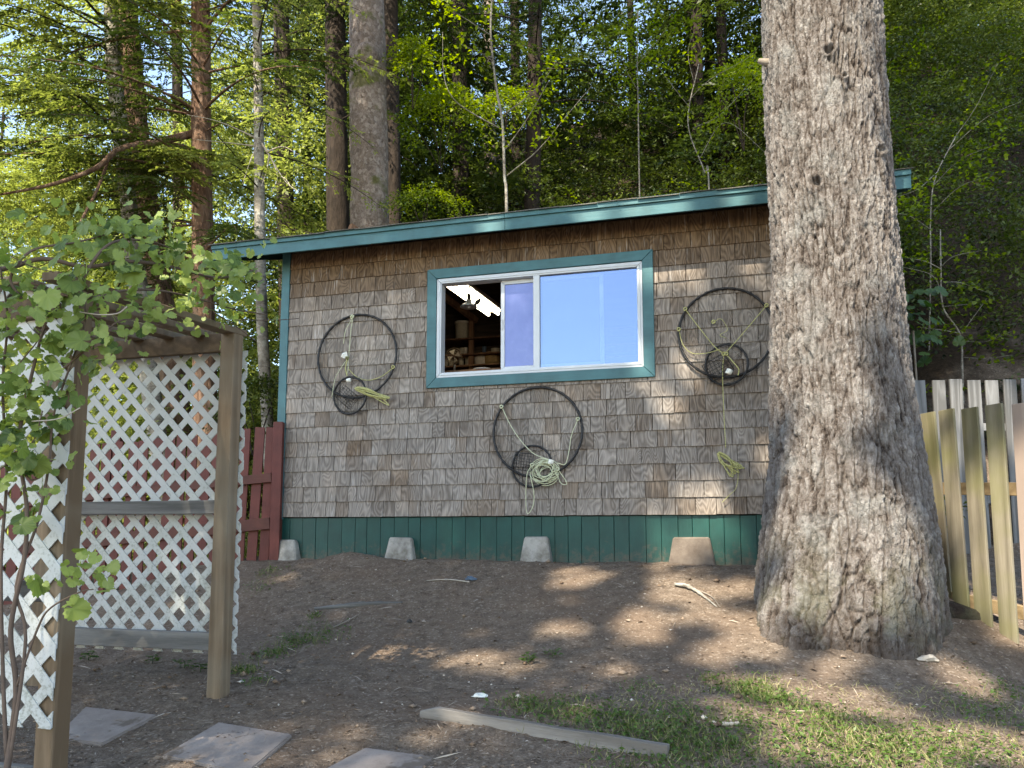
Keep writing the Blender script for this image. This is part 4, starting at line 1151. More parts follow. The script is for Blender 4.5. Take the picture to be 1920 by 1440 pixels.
frots = math.atan2(fdir[1], fdir[0])
for (xl, xr, yt, bl, br, yb, d, mt) in FB:
    top = (at(xl, yt, d) + at(xr, yt, d)) / 2 - NB
    bot = (at(bl, yb, d) + at(br, yb, d)) / 2 - NB
    gzv = float(ground_z(bot[0] + NB[0], bot[1] + NB[1])) - NB[2]
    bot = bot + (top - bot) * ((gzv - 0.03 - bot[2]) / (top[2] - bot[2]))
    ax = Vector(top - bot); L_ = ax.length; ax.normalize()
    wv = Vector(fdir); wv = (wv - ax * wv.dot(ax)).normalized(); yv = ax.cross(wv)
    Mx = Matrix((wv, yv, ax)).transposed()
    MB().box((-0.058, -0.010, 0), (0.058, 0.010, L_)).build('board', M[mt], nf, bot, Mx.to_euler(), bevel=0.002)
def fence_pt(t, py_at, d_at):
    return None
for (ya, yb_) in ((917, 916), (1148, 1118)):
    a_ = at(1905, ya, 4.90) - NB; c_ = at(1765, yb_, 5.40) - NB
    dd = (a_ - c_); e0 = c_ - dd * 0.25 - fn * 0.034; e1 = a_ + dd * 0.45 - fn * 0.034
    MB().bar(e0, e1, 0.038, 0.085).build('rail', M['fence_rail'], nf, bevel=0.003)
# rear fence: silvered pickets, level tops
DRF = 8.0
bp = at(1830, 1010, DRF)
rf = empty('grey_picket_fence', (bp[0], bp[1], float(ground_z(bp[0], bp[1]))), 0, 'silver grey picket fence standing behind the leaning board fence', 'fence')
QB = np.array(rf.location)
px = 1686.0; k = 0
ztop = at(1800, 712, DRF)[2] - QB[2]
while px < 2080:
    w = 24.0
    a_ = at(px, 800, DRF) - QB; c_ = at(px + w, 800, DRF) - QB
    MB().box((0, 0, -0.1), (c_[0] - a_[0], 0.02, ztop + random.uniform(-0.012, 0.012) + 0.0012 * (px - 1800) * 0.05)).build('picket', M['fence_grey'], rf, (a_[0], 0, 0), (0, R(random.gauss(0, 0.4)), 0), bevel=0.002)
    px += w + random.uniform(8.5, 10.5); k += 1
for (ya, yb_) in ((793, 807), (928, 944)):
    z1, z0 = at(1800, ya, DRF)[2] - QB[2], at(1800, yb_, DRF)[2] - QB[2]
    a_ = at(1640, 800, DRF) - QB; c_ = at(2080, 800, DRF) - QB
    MB().box((a_[0], 0.022, z0), (c_[0], 0.06, z1)).build('rail', M['fence_grey'], rf, bevel=0.003)
for pxx in (1690, 2060):
    a_ = at(pxx, 800, DRF) - QB
    MB().box((a_[0], 0.062, -0.2), (a_[0] + 0.09, 0.15, ztop - 0.05)).build('post', M['fence_grey'], rf, bevel=0.003)

# ================================================================== the big tree
DT = 5.15
prof = [(-330, 1424, 1622), (0, 1428, 1645), (300, 1437, 1668), (500, 1446, 1683), (700, 1444, 1701), (850, 1444, 1724), (1000, 1427, 1750), (1100, 1412, 1760), (1180, 1402, 1766), (1240, 1392, 1772), (1300, 1380, 1780)]
cz_, cxy, rr_ = [], [], []
for (py, l, r_) in prof:
    a_, b_ = at(l, py, DT), at(r_, py, DT)
    c_ = (a_ + b_) / 2
    cz_.append(c_[2]); cxy.append(c_[0]); rr_.append((b_[0] - a_[0]) / 2 * 0.94)
cz_ = np.array(cz_)[::-1]; cxy = np.array(cxy)[::-1]; rr_ = np.array(rr_)[::-1]
TX0 = float(np.interp(cz_[2], cz_, cxy)); TG = float(ground_z(TX0, DT - 0.45))
tree = empty('big_conifer', (TX0, DT, TG), 0, 'massive grey furrowed conifer trunk standing in front of the shed', 'tree')
NA, NZ = 420, 560
_u = np.linspace(0, 1, NA, endpoint=False)
_d = 1.0 / (0.30 + np.exp(-((np.arange(2000) / 2000 * 2 * math.pi - 1.5 * math.pi) / 1.25) ** 2))
_w = np.cumsum(1.0 / _d); _w = (_w - _w[0]) / _w[-1]
th = np.interp(_u, _w, np.arange(2000) / 2000 * 2 * math.pi)
zz = np.concatenate([np.linspace(TG - 0.35, 5.35, NZ - 60), np.linspace(5.36, cz_[-1] + 2.2, 60)])
TH, ZZ = np.meshgrid(th, zz)
rad = np.interp(ZZ, cz_, rr_); cx_ = np.interp(ZZ, cz_, cxy)
top_ex = np.maximum(ZZ - cz_[-1], 0); rad = rad - 0.03 * top_ex; cx_ = cx_ - 0.03 * top_ex
hgt = ZZ - TG
# buttress lobes near the ground
lob = 0.10 * np.exp(-np.maximum(hgt, 0) / 0.45) * (np.cos(TH * 5 + 0.6) * 0.7 + np.cos(TH * 3 + 2.1) * 0.6)
lob += 0.02 * fbm(np.cos(TH) * 1.6, np.sin(TH) * 1.6, ZZ * 0.35, 3, 41)
r0 = rad * (1 + lob)
X3, Y3 = np.cos(TH) * 0.42, np.sin(TH) * 0.42
warp = 0.045 * fbm(X3 * 4, Y3 * 4, ZZ * 1.6, 3, 51) + 0.012 * fbm(X3 * 14, Y3 * 14, ZZ * 9, 2, 52)
f1, f2, cid = voro((X3 + warp) * 19, (Y3 + warp) * 19, ZZ * 2.4 + 0.8 * fbm(X3 * 7, Y3 * 7, ZZ * 4, 2, 61), 71)
fur = np.clip((f2 - f1) / 0.20, 0, 1) ** 0.55                      # long plates between fissures
g1, g2, gid = voro((X3 + warp * 0.9) * 46, (Y3 + warp * 0.9) * 46, ZZ * 20 + 1.0 * fbm(X3 * 20, Y3 * 20, ZZ * 12, 2, 63), 81)
fl_ = np.clip((g2 - g1) / 0.16, 0, 1) ** 0.6                      # scaly flakes
h1, h2, hid = voro((X3 + warp * 0.5) * 80, (Y3 + warp * 0.5) * 80, ZZ * 46, 85)
fs_ = np.clip((h2 - h1) / 0.25, 0, 1)
mid = fbm(X3 * 22, Y3 * 22, ZZ * 12, 4, 91)
long_ = fbm(X3 * 7, Y3 * 7, ZZ * 0.8, 3, 95)
open_ = smooth(-0.45, 0.45, fbm(X3 * 5, Y3 * 5, ZZ * 2.2, 2, 97))
depth = 0.030 * (fur - 0.85) * (0.25 + 0.75 * open_) + 0.008 * (fl_ - 0.8) + 0.011 * (gid - 0.5) * fl_ + 0.009 * (hid - 0.5) * fs_ + 0.005 * mid + 0.024 * long_
# branch scars
for (kx, ky, kr) in ((1550, 97, 0.055), (1532, 338, 0.07), (1578, 150, 0.03), (1646, 283, 0.05)):
    kp = at(kx, ky, DT - 0.35); ang0 = math.atan2(-math.sqrt(max(0.01, float(np.interp(kp[2], cz_, rr_)) ** 2 - (kp[0] - float(np.interp(kp[2], cz_, cxy))) ** 2)), kp[0] - float(np.interp(kp[2], cz_, cxy)))
    da = np.angle(np.exp(1j * (TH - ang0))) * rad
    dd2 = np.sqrt(da ** 2 + ((ZZ - kp[2]) * 1.25) ** 2) / kr
    depth += (0.024 * np.exp(-((dd2 - 0.85) / 0.4) ** 2) - 0.050 * np.exp(-(dd2 / 0.42) ** 2)) * (0.7 + 0.6 * mid)
rr = r0 + depth
V = np.stack([cx_ - TX0 + rr * np.cos(TH), rr * np.sin(TH), ZZ - TG], -1).reshape(-1, 3)
ii, jj = np.meshgrid(np.arange(NA), np.arange(NZ - 1))
i2 = (ii + 1) % NA
F = np.stack([jj * NA + ii, jj * NA + i2, (jj + 1) * NA + i2, (jj + 1) * NA + ii], -1).reshape(-1, 4)
tone = np.clip(0.52 + 0.35 * (gid - 0.5) + 0.30 * (hid - 0.5) + 0.25 * mid + 0.40 * (fur - 0.85) + 0.12 * (fl_ - 0.8) + 0.15 * (cid - 0.5), 0, 1).ravel()
link('trunk', mesh_np('trunk', V, F, M['bark_big'], tone=tone, smoothed=True), tree)
# a broken stub on the left edge and the roots running into the soil
p_ = at(1440, 118, DT) - np.array([TX0, DT, TG]); MB().tube([(p_[0] + 0.1, p_[1], p_[2] - 0.02), (p_[0], p_[1], p_[2]), (p_[0] - 0.07, p_[1] - 0.01, p_[2] + 0.01)], [0.035, 0.03, 0.016], 9).build('branch_stub', M['twig'], tree)
for (a_, l_, r_) in ((R(-12), 0.80, 0.09),):
    pts = []
    for t_ in np.linspace(0, 1, 9):
        q = 0.30 + t_ * l_
        x, y = q * math.cos(a_ + 0.25 * t_), q * math.sin(a_ + 0.25 * t_)
        g_ = float(ground_z(TX0 + x, DT + y)) - TG
        pts.append((x, y, g_ + 0.09 * (1 - t_) - 0.05 * t_))
    MB().tube(pts, list(np.linspace(r_, 0.03, 9)), 10).build('root', M['bark_big'], tree)

# ================================================================== foliage tools
def unit(a):
    return a / np.maximum(np.linalg.norm(a, axis=-1, keepdims=True), 1e-9)
class Leaves:
    """gathers small folded leaf faces"""
    def __init__(self): self.V = []; self.T = []
    def add(self, P, D, L, W, tone, rg, up=(0, 0, 1), wob=0.6):
        n = len(P)
        D = unit(D)
        U = unit(np.asarray(up, float) + rg.normal(0, wob, (n, 3)))
        S = unit(np.cross(D, U)); Nn = np.cross(S, D)
        L = np.broadcast_to(L, (n,))[:, None]; W = np.broadcast_to(W, (n,))[:, None]
        base = P - D * L * 0.5; tip = P + D * L * 0.5 - Nn * L * 0.10
        l = P + S * W * 0.5 + Nn * W * 0.15; r = P - S * W * 0.5 + Nn * W * 0.15
        self.V.append(np.stack([base, r, tip, l], 1).reshape(-1, 3))
        self.T.append(np.broadcast_to(tone, (n,)).astype(float))
    def count(self): return sum(len(t) for t in self.T)
    def build(self, name, mat, parent=None, origin=(0, 0, 0), keep=None):
        V = np.concatenate(self.V) - np.asarray(origin, float); T = np.concatenate(self.T)
        if keep is not None:
            V = V.reshape(-1, 4, 3)[keep].reshape(-1, 3); T = T[keep]
        F = np.arange(len(V)).reshape(-1, 4)
        return link(name, mesh_np(name, V, F, mat, tone=T), parent)
def trunk_mesh(pts, rad, mat, name, parent, k=18, rough=0.05, seed=0):
    """a tapering trunk through pts with an uneven surface"""
    pts = np.array(spline([tuple(p) for p in pts], 48)); n = len(pts)
    rad = np.interp(np.linspace(0, 1, n), np.linspace(0, 1, len(rad)), rad)
    a = np.linspace(0, 2 * math.pi, k, endpoint=False)
    A_, I_ = np.meshgrid(a, np.arange(n))
    z = pts[:, 2][I_]
    rr = rad[I_] * (1 + rough * 2 * fbm(np.cos(A_) * 1.5 + seed, np.sin(A_) * 1.5, z * 1.8, 3, 300 + seed))
    V = np.stack([pts[:, 0][I_] + rr * np.cos(A_), pts[:, 1][I_] + rr * np.sin(A_), z], -1).reshape(-1, 3)
    ii, jj = np.meshgrid(np.arange(k), np.arange(n - 1)); i2 = (ii + 1) % k
    F = np.stack([jj * k + ii, jj * k + i2, (jj + 1) * k + i2, (jj + 1) * k + ii], -1).reshape(-1, 4)
    return link(name, mesh_np(name, V, F, mat, smoothed=True), parent)
def boughs(lv, wood_mb, start_fn, zs, lengths, azs, rg, leaf=0.06, wid=0.020, dens=16, droop=0.35, tone=(0.15, 0.5), step=0.032, rise=0.1, wr=0.018):
    """drooping conifer limbs with flat sprays of needles"""
    for z, L, az in zip(zs, lengths, azs):
        o = np.array(start_fn(z)); dh = np.array([math.cos(az), math.sin(az), 0]); sd = np.array([-dh[1], dh[0], 0])
        ts = np.linspace(0, 1, 10)
        bend = rg.normal(0, 0.12)
        C = lambda t: o + dh * L * t + sd * bend * L * t * t + np.array([0, 0, 1]) * L * (rise * t - droop * t * t)
        if wood_mb is not None:
            wood_mb.tube([C(t) for t in ts], list(np.linspace(wr * L / 2.5, 0.003, 10)), 5, cap=False)
        nt = max(4, int(L * dens))
        for k in range(nt):
            t = 0.18 + 0.82 * (k + rg.random()) / nt
            p = C(t); sgn = 1 if k % 2 else -1
            ta = R(rg.uniform(35, 70)) * sgn
            td = dh * math.cos(ta) + sd * math.sin(ta) + np.array([0, 0, rg.normal(-0.25, 0.12)])
            td /= np.linalg.norm(td)
            tl = (0.62 * (1.05 - t) + 0.14) * rg.uniform(0.6, 1.1) * min(1.0, L / 2.0)
            m = max(3, int(tl / step))
            u = (np.arange(m) + rg.random(m)) / m
            Q = p + td * tl * u[:, None] + np.array([0, 0, -0.22]) * (tl * u[:, None] ** 2)
            base_t = rg.uniform(*tone)
            for s2 in (-1, 1):
                ax = np.cross(td, [0, 0, 1]); ax /= max(1e-6, np.linalg.norm(ax))
                Dn = td * 0.75 + ax * s2 * 0.65 + rg.normal(0, 0.18, (m, 3)) + np.array([0, 0, -0.1])
                lv.add(Q + Dn * leaf * 0.4, Dn, leaf * rg.uniform(0.6, 1.25, m), wid * rg.uniform(0.7, 1.3, m), base_t + 0.35 * u * u + rg.normal(0, 0.06, m), rg, wob=0.35)
def shrub(lv, c, r, ncl, nl, leaf, rg, tone=(0.1, 0.55), flat=0.2, shell=0.75, aspect=0.55):
    """a bush: sprays of leaves in tilted layers over a rounded shell"""
    d = unit(rg.normal(0, 1, (ncl, 3)) + np.array([0, -0.25, 0.35])); d[:, 2] = np.where(d[:, 2] < -0.35, -d[:, 2], d[:, 2])
    rad = rg.uniform(shell, 1.05, ncl) ** 0.7
    C = np.asarray(c) + d * rad[:, None] * np.asarray(r)
    tn = rg.uniform(tone[0], tone[1], ncl) + 0.12 * d[:, 2]
    cr = rg.uniform(0.10, 0.26, ncl) * (np.mean(r) / 0.7) ** 0.4
    rep = np.repeat(np.arange(ncl), nl); n = len(rep)
    nrm = unit(d + np.array([0, -0.1, 0.7]))[rep]
    o = rg.normal(0, 1, (n, 3)); o = o - nrm * np.sum(o * nrm, 1, keepdims=True) * (1 - flat)
    P = C[rep] + o * cr[rep][:, None] * 0.75
    D = unit(o + rg.normal(0, 0.5, (n, 3)) + d[rep] * 0.5 - np.array([0, 0, 0.25]))
    lv.add(P, D, leaf * rg.uniform(0.6, 1.3, n), leaf * aspect * rg.uniform(0.7, 1.2, n), tn[rep] + rg.normal(0, 0.07, n), rg, up=(0, -0.15, 1), wob=0.5)

def hill_point(s, q):
    p = SHED_BASE + UX * s + MY * q
    return np.array([p[0], p[1], float(ground_z(p[0], p[1]))])

# ================================================================== undergrowth on the slope (reads as one mass)
rg = np.random.default_rng(101)
lv = Leaves()
def sees(p, px0=-150, px1=2070, py1=1200):
    y = p[1]
    if y < 1: return False
    px = 960 + FPX * p[0] / (y * CP + (p[2] - EZ) * SP)
    return px0 < px < px1
for y_ in np.arange(8.6, 23.5, 0.84):
    stepx = 0.66 + 0.022 * y_
    for x_ in np.concatenate([np.arange(-0.30 * y_, 0.36 * y_, stepx), np.arange(0.36 * y_, 0.76 * y_, stepx * 0.66)]):
        X_, Y_ = x_ + rg.uniform(-0.4, 0.4) * stepx, y_ + rg.uniform(-0.4, 0.4)
        d_ = np.array([X_, Y_, 0]) - SHED_BASE; s_, q_ = d_ @ UX, d_ @ MY
        if q_ < DEPTH + 0.9 and s_ < S_R + 0.5: continue
        if q_ < 2.3: continue
        p = np.array([X_, Y_, float(ground_z(X_, Y_))])
        # open shady bank behind the grey fence
        if s_ > S_R and q_ < 3.0 and rg.random() < 0.5: continue
        tall = rg.random() < 0.20
        rr = rg.uniform(0.6, 1.0) * (0.75 + 0.028 * y_)
        far = y_ > 15
        rz = rr * (rg.uniform(1.6, 2.4) if tall else rg.uniform(0.75, 1.15))
        ncl_ = int((19 if far else 24) * (rr / 0.7) ** 1.6 * (1.5 if tall else 1))
        lo_t = rg.uniform(-0.2, 0.15)
        shrub(lv, p + np.array([0, 0, rz * 0.45]), (rr, rr, rz), ncl_, 22 if far else 26, 0.092 if far else 0.068, rg, tone=(lo_t, lo_t + rg.uniform(0.35, 0.75)), shell=0.45)
print('undergrowth', lv.count())
tag(lv.build('undergrowth', M['leaf_shrub']), 'dense green shrubs covering the slope behind the shed', 'undergrowth', kind='stuff')
lv = Leaves()
for k in range(420):
    Y_ = rg.uniform(8.8, 16); X_ = rg.uniform(-0.14, 0.70) * Y_
    d_ = np.array([X_, Y_, 0]) - SHED_BASE; s_, q_ = d_ @ UX, d_ @ MY
    if (q_ < DEPTH + 0.9 and s_ < S_R + 0.5) or q_ < 2.4: continue
    c = np.array([X_, Y_, float(ground_z(X_, Y_))]) + np.array([rg.normal(0, 0.2), -rg.uniform(0.2, 0.8), rg.uniform(0.4, 1.5)])
    az = rg.uniform(0, 2 * math.pi); dh = np.array([math.cos(az), math.sin(az), -0.1]); n = rg.integers(10, 26)
    u = rg.uniform(-0.35, 0.35, n)
    P = c + dh * u[:, None] + rg.normal(0, 1, (n, 3)) * np.array([0.07, 0.07, 0.03])
    lv.add(P, rg.normal(0, 1, (n, 3)) * np.array([1, 1, 0.25]) + np.array([0, 0, -0.3]), rg.uniform(0.05, 0.085, n), rg.uniform(0.035, 0.06, n), rg.uniform(0.1, 0.7) + rg.normal(0, 0.06, n), rg, wob=0.35)
tag(lv.build('young_growth', M['leaf_lime']), 'lime green young sprigs scattered over the shrubby slope', 'sprigs', kind='stuff')
# a sparse low cover of ferns and litter on the bank at the right, and beyond the arbor at the left
lv = Leaves()
for k in range(300):
    Y_ = rg.uniform(7.4, 22); X_ = rg.uniform(-0.86, -0.24) * Y_
    d_ = np.array([X_, Y_, 0]) - SHED_BASE; s_, q_ = d_ @ UX, d_ @ MY
    if s_ > S_L - 0.5 and q_ < DEPTH + 0.9: continue
    if q_ < 0.5: continue
    p = np.array([X_, Y_, float(ground_z(X_, Y_))])
    low = Y_ < 10.5
    rr = rg.uniform(0.25, 0.5) if low else rg.uniform(0.7, 1.3)
    hz = 0 if low else rg.random() ** 1.2 * (Y_ - 9.5) * 1.05
    shrub(lv, p + np.array([0, 0, rr * 0.3 + hz]), (rr, rr, rr * (0.9 if low else 1.1)), int((28 if low else 17) * (rr / 0.6) ** 1.5) + 6, 18, 0.055 if low else 0.10, rg, tone=(0.0, 0.7), shell=0.4)
print('thicket', lv.count())
tag(lv.build('sunny_thicket', M['leaf_yellow']), 'sunlit yellow green thicket beyond the arbor lattice', 'thicket', kind='stuff')

# ================================================================== woodland far up the slope
lv, fw = Leaves(), MB()
for k in range(98):
    Y_ = rg.uniform(18, 33); X_ = rg.uniform(-0.82, 0.62) * Y_
    if k > 80: Y_ = rg.uniform(16, 23); X_ = rg.uniform(-0.24, 0.0) * Y_
    if k > 93: Y_ = rg.uniform(17, 22); X_ = rg.uniform(0.22, 0.34) * Y_
    b0 = np.array([X_, Y_, float(ground_z(X_, Y_))])
    hmax = rg.uniform(9, 17); lean = rg.normal(0, 0.02, 2)
    fnc = lambda z, b0=b0, lean=lean: b0 + np.array([lean[0] * (z - b0[2]), lean[1] * (z - b0[2]), z - b0[2]])
    if k % 5 == 0: fw.tube([fnc(b0[2] - 0.2), fnc(b0[2] + hmax * 0.5), fnc(b0[2] + hmax)], [0.16, 0.12, 0.03], 7)
    nb_ = int(hmax * 3.0)
    hz = rg.uniform(0.5, hmax, nb_)
    boughs(lv, None, fnc, b0[2] + hz, (0.5 + 2.4 * (1 - hz / (hmax * 1.08))) * rg.uniform(0.7, 1.2, nb_), rg.uniform(0, 2 * math.pi, nb_), rg, leaf=0.20, wid=0.066, dens=6, step=0.10, droop=0.5, tone=(-0.1, 0.45))
print('far', lv.count())
wo = tag(fw.build('far_trunks', M['bark_dark']), 'thin dark trunks deep in the far woodland', 'trunks', kind='stuff')
tag(lv.build('far_woodland', M['leaf_hemlock']), 'far wooded hillside filling the gaps between the trunks', 'woodland', kind='stuff')

# ================================================================== individual trees behind the shed
def pole_tree(name, label, cat, px_pts, depth, rad_px, barkm, group=None, k=16, rough=0.05, extend=7.0, seed=0):
    """a trunk through pixels at one depth, run down to the ground and up out of sight"""
    pts = [at(x, y, depth) for (x, y) in px_pts]           # top first
    pts = pts[::-1]
    low, up = pts[0], pts[-1]
    g_ = float(ground_z(low[0], low[1]))
    dirv = (pts[1] - pts[0]) / max(1e-6, (pts[1] - pts[0])[2])
    base = low + dirv * (g_ - 0.3 - low[2]) if low[2] > g_ else low
    dirt = (pts[-1] - pts[-2]) / max(1e-6, (pts[-1] - pts[-2])[2])
    top = up + dirt * extend
    r_b, r_t = rad_px[1] * depth / FPX, rad_px[0] * depth / FPX
    allp = [base] + pts + [top]
    zs_ = [p[2] for p in allp]
    rads = [np.interp(z, [pts[0][2], pts[-1][2]], [r_b, r_t]) for z in zs_]
    rads[0] = r_b * 1.12; rads[-1] = r_t * 0.55
    root = empty(name, (base[0], base[1], g_), 0, label, cat, group)
    org = np.array([base[0], base[1], g_])
    trunk_mesh([p - org for p in allp], rads, barkm, 'trunk', root, k, rough, seed)
    fn = lambda z: [float(np.interp(z, zs_, [p[i] for p in allp])) for i in range(2)] + [z]
    return root, org, fn, top[2]
def crown(root, org, fn, zr, n, lr, rg, mat, azr=(0, 2 * math.pi), limb_mat='bark_dark', **kw):
    lv, wd = Leaves(), MB()
    zs = rg.uniform(zr[0], zr[1], n); Ls = rg.uniform(lr[0], lr[1], n); az = rg.uniform(azr[0], azr[1], n)
    boughs(lv, wd, fn, zs, Ls, az, rg, **kw)
    o = lv.build('crown', mat, root, org)
    w = wd.build('limbs', M[limb_mat], root); w.data.transform(Matrix.Translation(Vector(-org))); tag(w, kind='stuff')
    return lv.count()
total = 0
rg = np.random.default_rng(202)
# stout spruce rising through the view behind the roof
r_, o_, f_, t_ = pole_tree('spruce_tree', 'stout flaky barked spruce trunk rising just behind the shed roof', 'tree', [(686, -60), (690, 150), (692, 300), (694, 440), (695, 560)], 11.2, (35, 38), M['bark_spruce'], k=36, rough=0.04, seed=1)
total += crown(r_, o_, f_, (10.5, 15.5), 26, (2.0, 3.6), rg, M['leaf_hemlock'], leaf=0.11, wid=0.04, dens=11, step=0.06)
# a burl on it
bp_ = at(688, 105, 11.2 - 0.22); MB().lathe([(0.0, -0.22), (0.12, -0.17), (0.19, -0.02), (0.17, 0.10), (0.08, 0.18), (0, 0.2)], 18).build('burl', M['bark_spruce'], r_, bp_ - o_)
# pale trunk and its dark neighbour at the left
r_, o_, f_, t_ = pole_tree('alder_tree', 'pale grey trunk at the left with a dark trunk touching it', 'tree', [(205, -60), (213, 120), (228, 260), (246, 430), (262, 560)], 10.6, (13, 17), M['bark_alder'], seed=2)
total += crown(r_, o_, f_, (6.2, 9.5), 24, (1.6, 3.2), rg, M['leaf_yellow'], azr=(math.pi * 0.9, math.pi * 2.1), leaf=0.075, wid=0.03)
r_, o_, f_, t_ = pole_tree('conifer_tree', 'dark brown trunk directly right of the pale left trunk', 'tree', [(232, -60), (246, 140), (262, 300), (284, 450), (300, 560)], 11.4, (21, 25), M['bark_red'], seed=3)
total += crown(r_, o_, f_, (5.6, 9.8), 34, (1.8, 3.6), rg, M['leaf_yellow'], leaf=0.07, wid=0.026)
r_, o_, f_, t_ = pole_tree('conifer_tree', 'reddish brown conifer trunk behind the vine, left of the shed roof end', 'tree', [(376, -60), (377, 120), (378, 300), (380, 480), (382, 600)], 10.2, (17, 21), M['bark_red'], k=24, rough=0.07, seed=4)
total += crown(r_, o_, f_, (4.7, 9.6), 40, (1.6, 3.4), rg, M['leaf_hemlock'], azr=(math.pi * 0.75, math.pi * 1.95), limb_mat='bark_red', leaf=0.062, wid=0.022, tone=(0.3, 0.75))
# the big crooked limb reaching left
wd = MB().tube(spline([tuple(at(*p) - o_) for p in ((365, 250, 10.2), (300, 265, 9.8), (225, 280, 9.3), (180, 315, 9.0), (100, 345, 8.8), (0, 365, 8.6))], 30), list(np.linspace(0.055, 0.012, 31))[:len(spline([(0, 0, i) for i in range(6)], 30))], 8).build('limb', M['bark_red'], r_)
MB().tube(spline([tuple(at(*p) - o_) for p in ((205, 295, 9.2), (185, 350, 9.1), (160, 400, 9.0), (145, 430, 9.0))], 20), 0.018, 7).build('limb', M['bark_red'], r_)
lv = Leaves()
for (px, py, d, L) in ((250, 265, 9.5, 1.1), (210, 285, 9.2, 1.3), (160, 320, 9.0, 1.4), (110, 340, 8.8, 1.5), (50, 355, 8.7, 1.4), (10, 360, 8.6, 1.3), (150, 425, 9.0, 0.8), (80, 350, 8.7, 1.2)):
    st = at(px, py, d)
    boughs(lv, None, lambda z, st=st: st, [st[2]] * 4, [L] * 4, [math.pi + rg.uniform(-1.5, 1.5) for _ in range(4)], rg, leaf=0.06, wid=0.022, droop=0.5, tone=(0.35, 0.8))
lv.build('bough', M['leaf_yellow'], r_, o_)
# slim pale alder beside the roof end, dead twigs on it
r_, o_, f_, t_ = pole_tree('alder_sapling', 'slim pale alder trunk seen just left of the shed corner', 'tree', [(480, -60), (484, 150), (486, 320), (488, 480), (492, 620), (499, 745)], 9.4, (8.5, 11), M['bark_alder'], seed=5, rough=0.04)
total += crown(r_, o_, f_, (5.2, 8.6), 16, (0.9, 1.9), rg, M['leaf_yellow'], azr=(-1.9, 0.6), leaf=0.06, wid=0.024, dens=11)
for pl in ([(486, 262, 9.4), (505, 290, 9.3), (520, 330, 9.2), (510, 360, 9.2)], [(486, 262, 9.4), (510, 300, 9.3), (535, 340, 9.2), (560, 360, 9.1)], [(486, 265, 9.4), (470, 300, 9.2), (455, 345, 9.1)], [(487, 262, 9.4), (440, 240, 9.3), (400, 225, 9.2), (350, 215, 9.1)], [(487, 275, 9.4), (430, 268, 9.3), (370, 262, 9.1)],
           [(505, 290, 9.3), (500, 320, 9.3), (490, 350, 9.3)], [(520, 330, 9.2), (535, 335, 9.2), (545, 350, 9.1)], [(500, 285, 9.3), (530, 275, 9.2), (560, 290, 9.1)]):
    MB().tube(spline([tuple(at(*p) - o_) for p in pl], 16), [0.011] * 4 + [0.007] * 5 + [0.0045] * (len(spline([(0, 0, i) for i in range(len(pl))], 16)) - 9), 6).build('dead_twig', M['dead'], r_)
# dark trunks deeper in the wood, some lighter
for i, (pxs, d, rp, bm_, lab) in enumerate((
        ([(526, -60), (530, 140), (534, 330), (538, 480)], 15.5, (15, 17), 'bark_dark', 'dark trunk between the slim alder and the stout spruce'),
        ([(570, -60), (573, 140), (576, 300), (578, 460)], 19, (7, 9), 'bark_dark', 'thin dark trunk with sky showing either side, left of the spruce'),
        ([(628, -60), (630, 150), (632, 300), (634, 440)], 13.8, (20, 22), 'bark_dark', 'thick shadowed trunk close to the left side of the spruce'),
        ([(732, -60), (734, 130), (736, 280), (738, 420)], 13.4, (14, 15), 'bark_dark', 'dark trunk close to the right side of the spruce'),
        ([(861, -60), (862, 90), (863, 190), (864, 330)], 17, (15, 16), 'bark_dark', 'black trunk above the lime bush in the middle of the wood'),
        ([(916, -60), (917, 90), (918, 190), (919, 330)], 20, (11, 12), 'bark_spruce', 'brownish trunk behind the middle alder sapling'),
        ([(1004, -60), (1003, 110), (1001, 220), (998, 380)], 16, (13, 16), 'bark_dark', 'black leaning trunk right of the middle alder sapling'),
        ([(965, -60), (966, 110), (968, 220), (970, 380)], 22, (9, 10), 'bark_dark', 'slender dark trunk left of the black leaning one'),
        ([(1305, -60), (1306, 60), (1308, 160), (1310, 330)], 18, (11, 12), 'bark_dark', 'dark trunk just left of the top of the big conifer'),
        ([(330, -60), (332, 120), (334, 280), (336, 480)], 17, (9, 11), 'bark_dark', 'dark thin trunk left of the reddish conifer'))):
    r_, o_, f_, t_ = pole_tree('conifer_tree', lab, 'tree', pxs, d, rp, M[bm_], 'tall conifers in the wood behind the shed', seed=10 + i)
    gz_ = o_[2]
    zview = at(pxs[1][0], pxs[1][1], d)[2]
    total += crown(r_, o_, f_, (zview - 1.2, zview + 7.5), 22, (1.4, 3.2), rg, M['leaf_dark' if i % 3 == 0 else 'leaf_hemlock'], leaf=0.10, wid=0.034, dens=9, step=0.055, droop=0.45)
print('crown leaves', total)

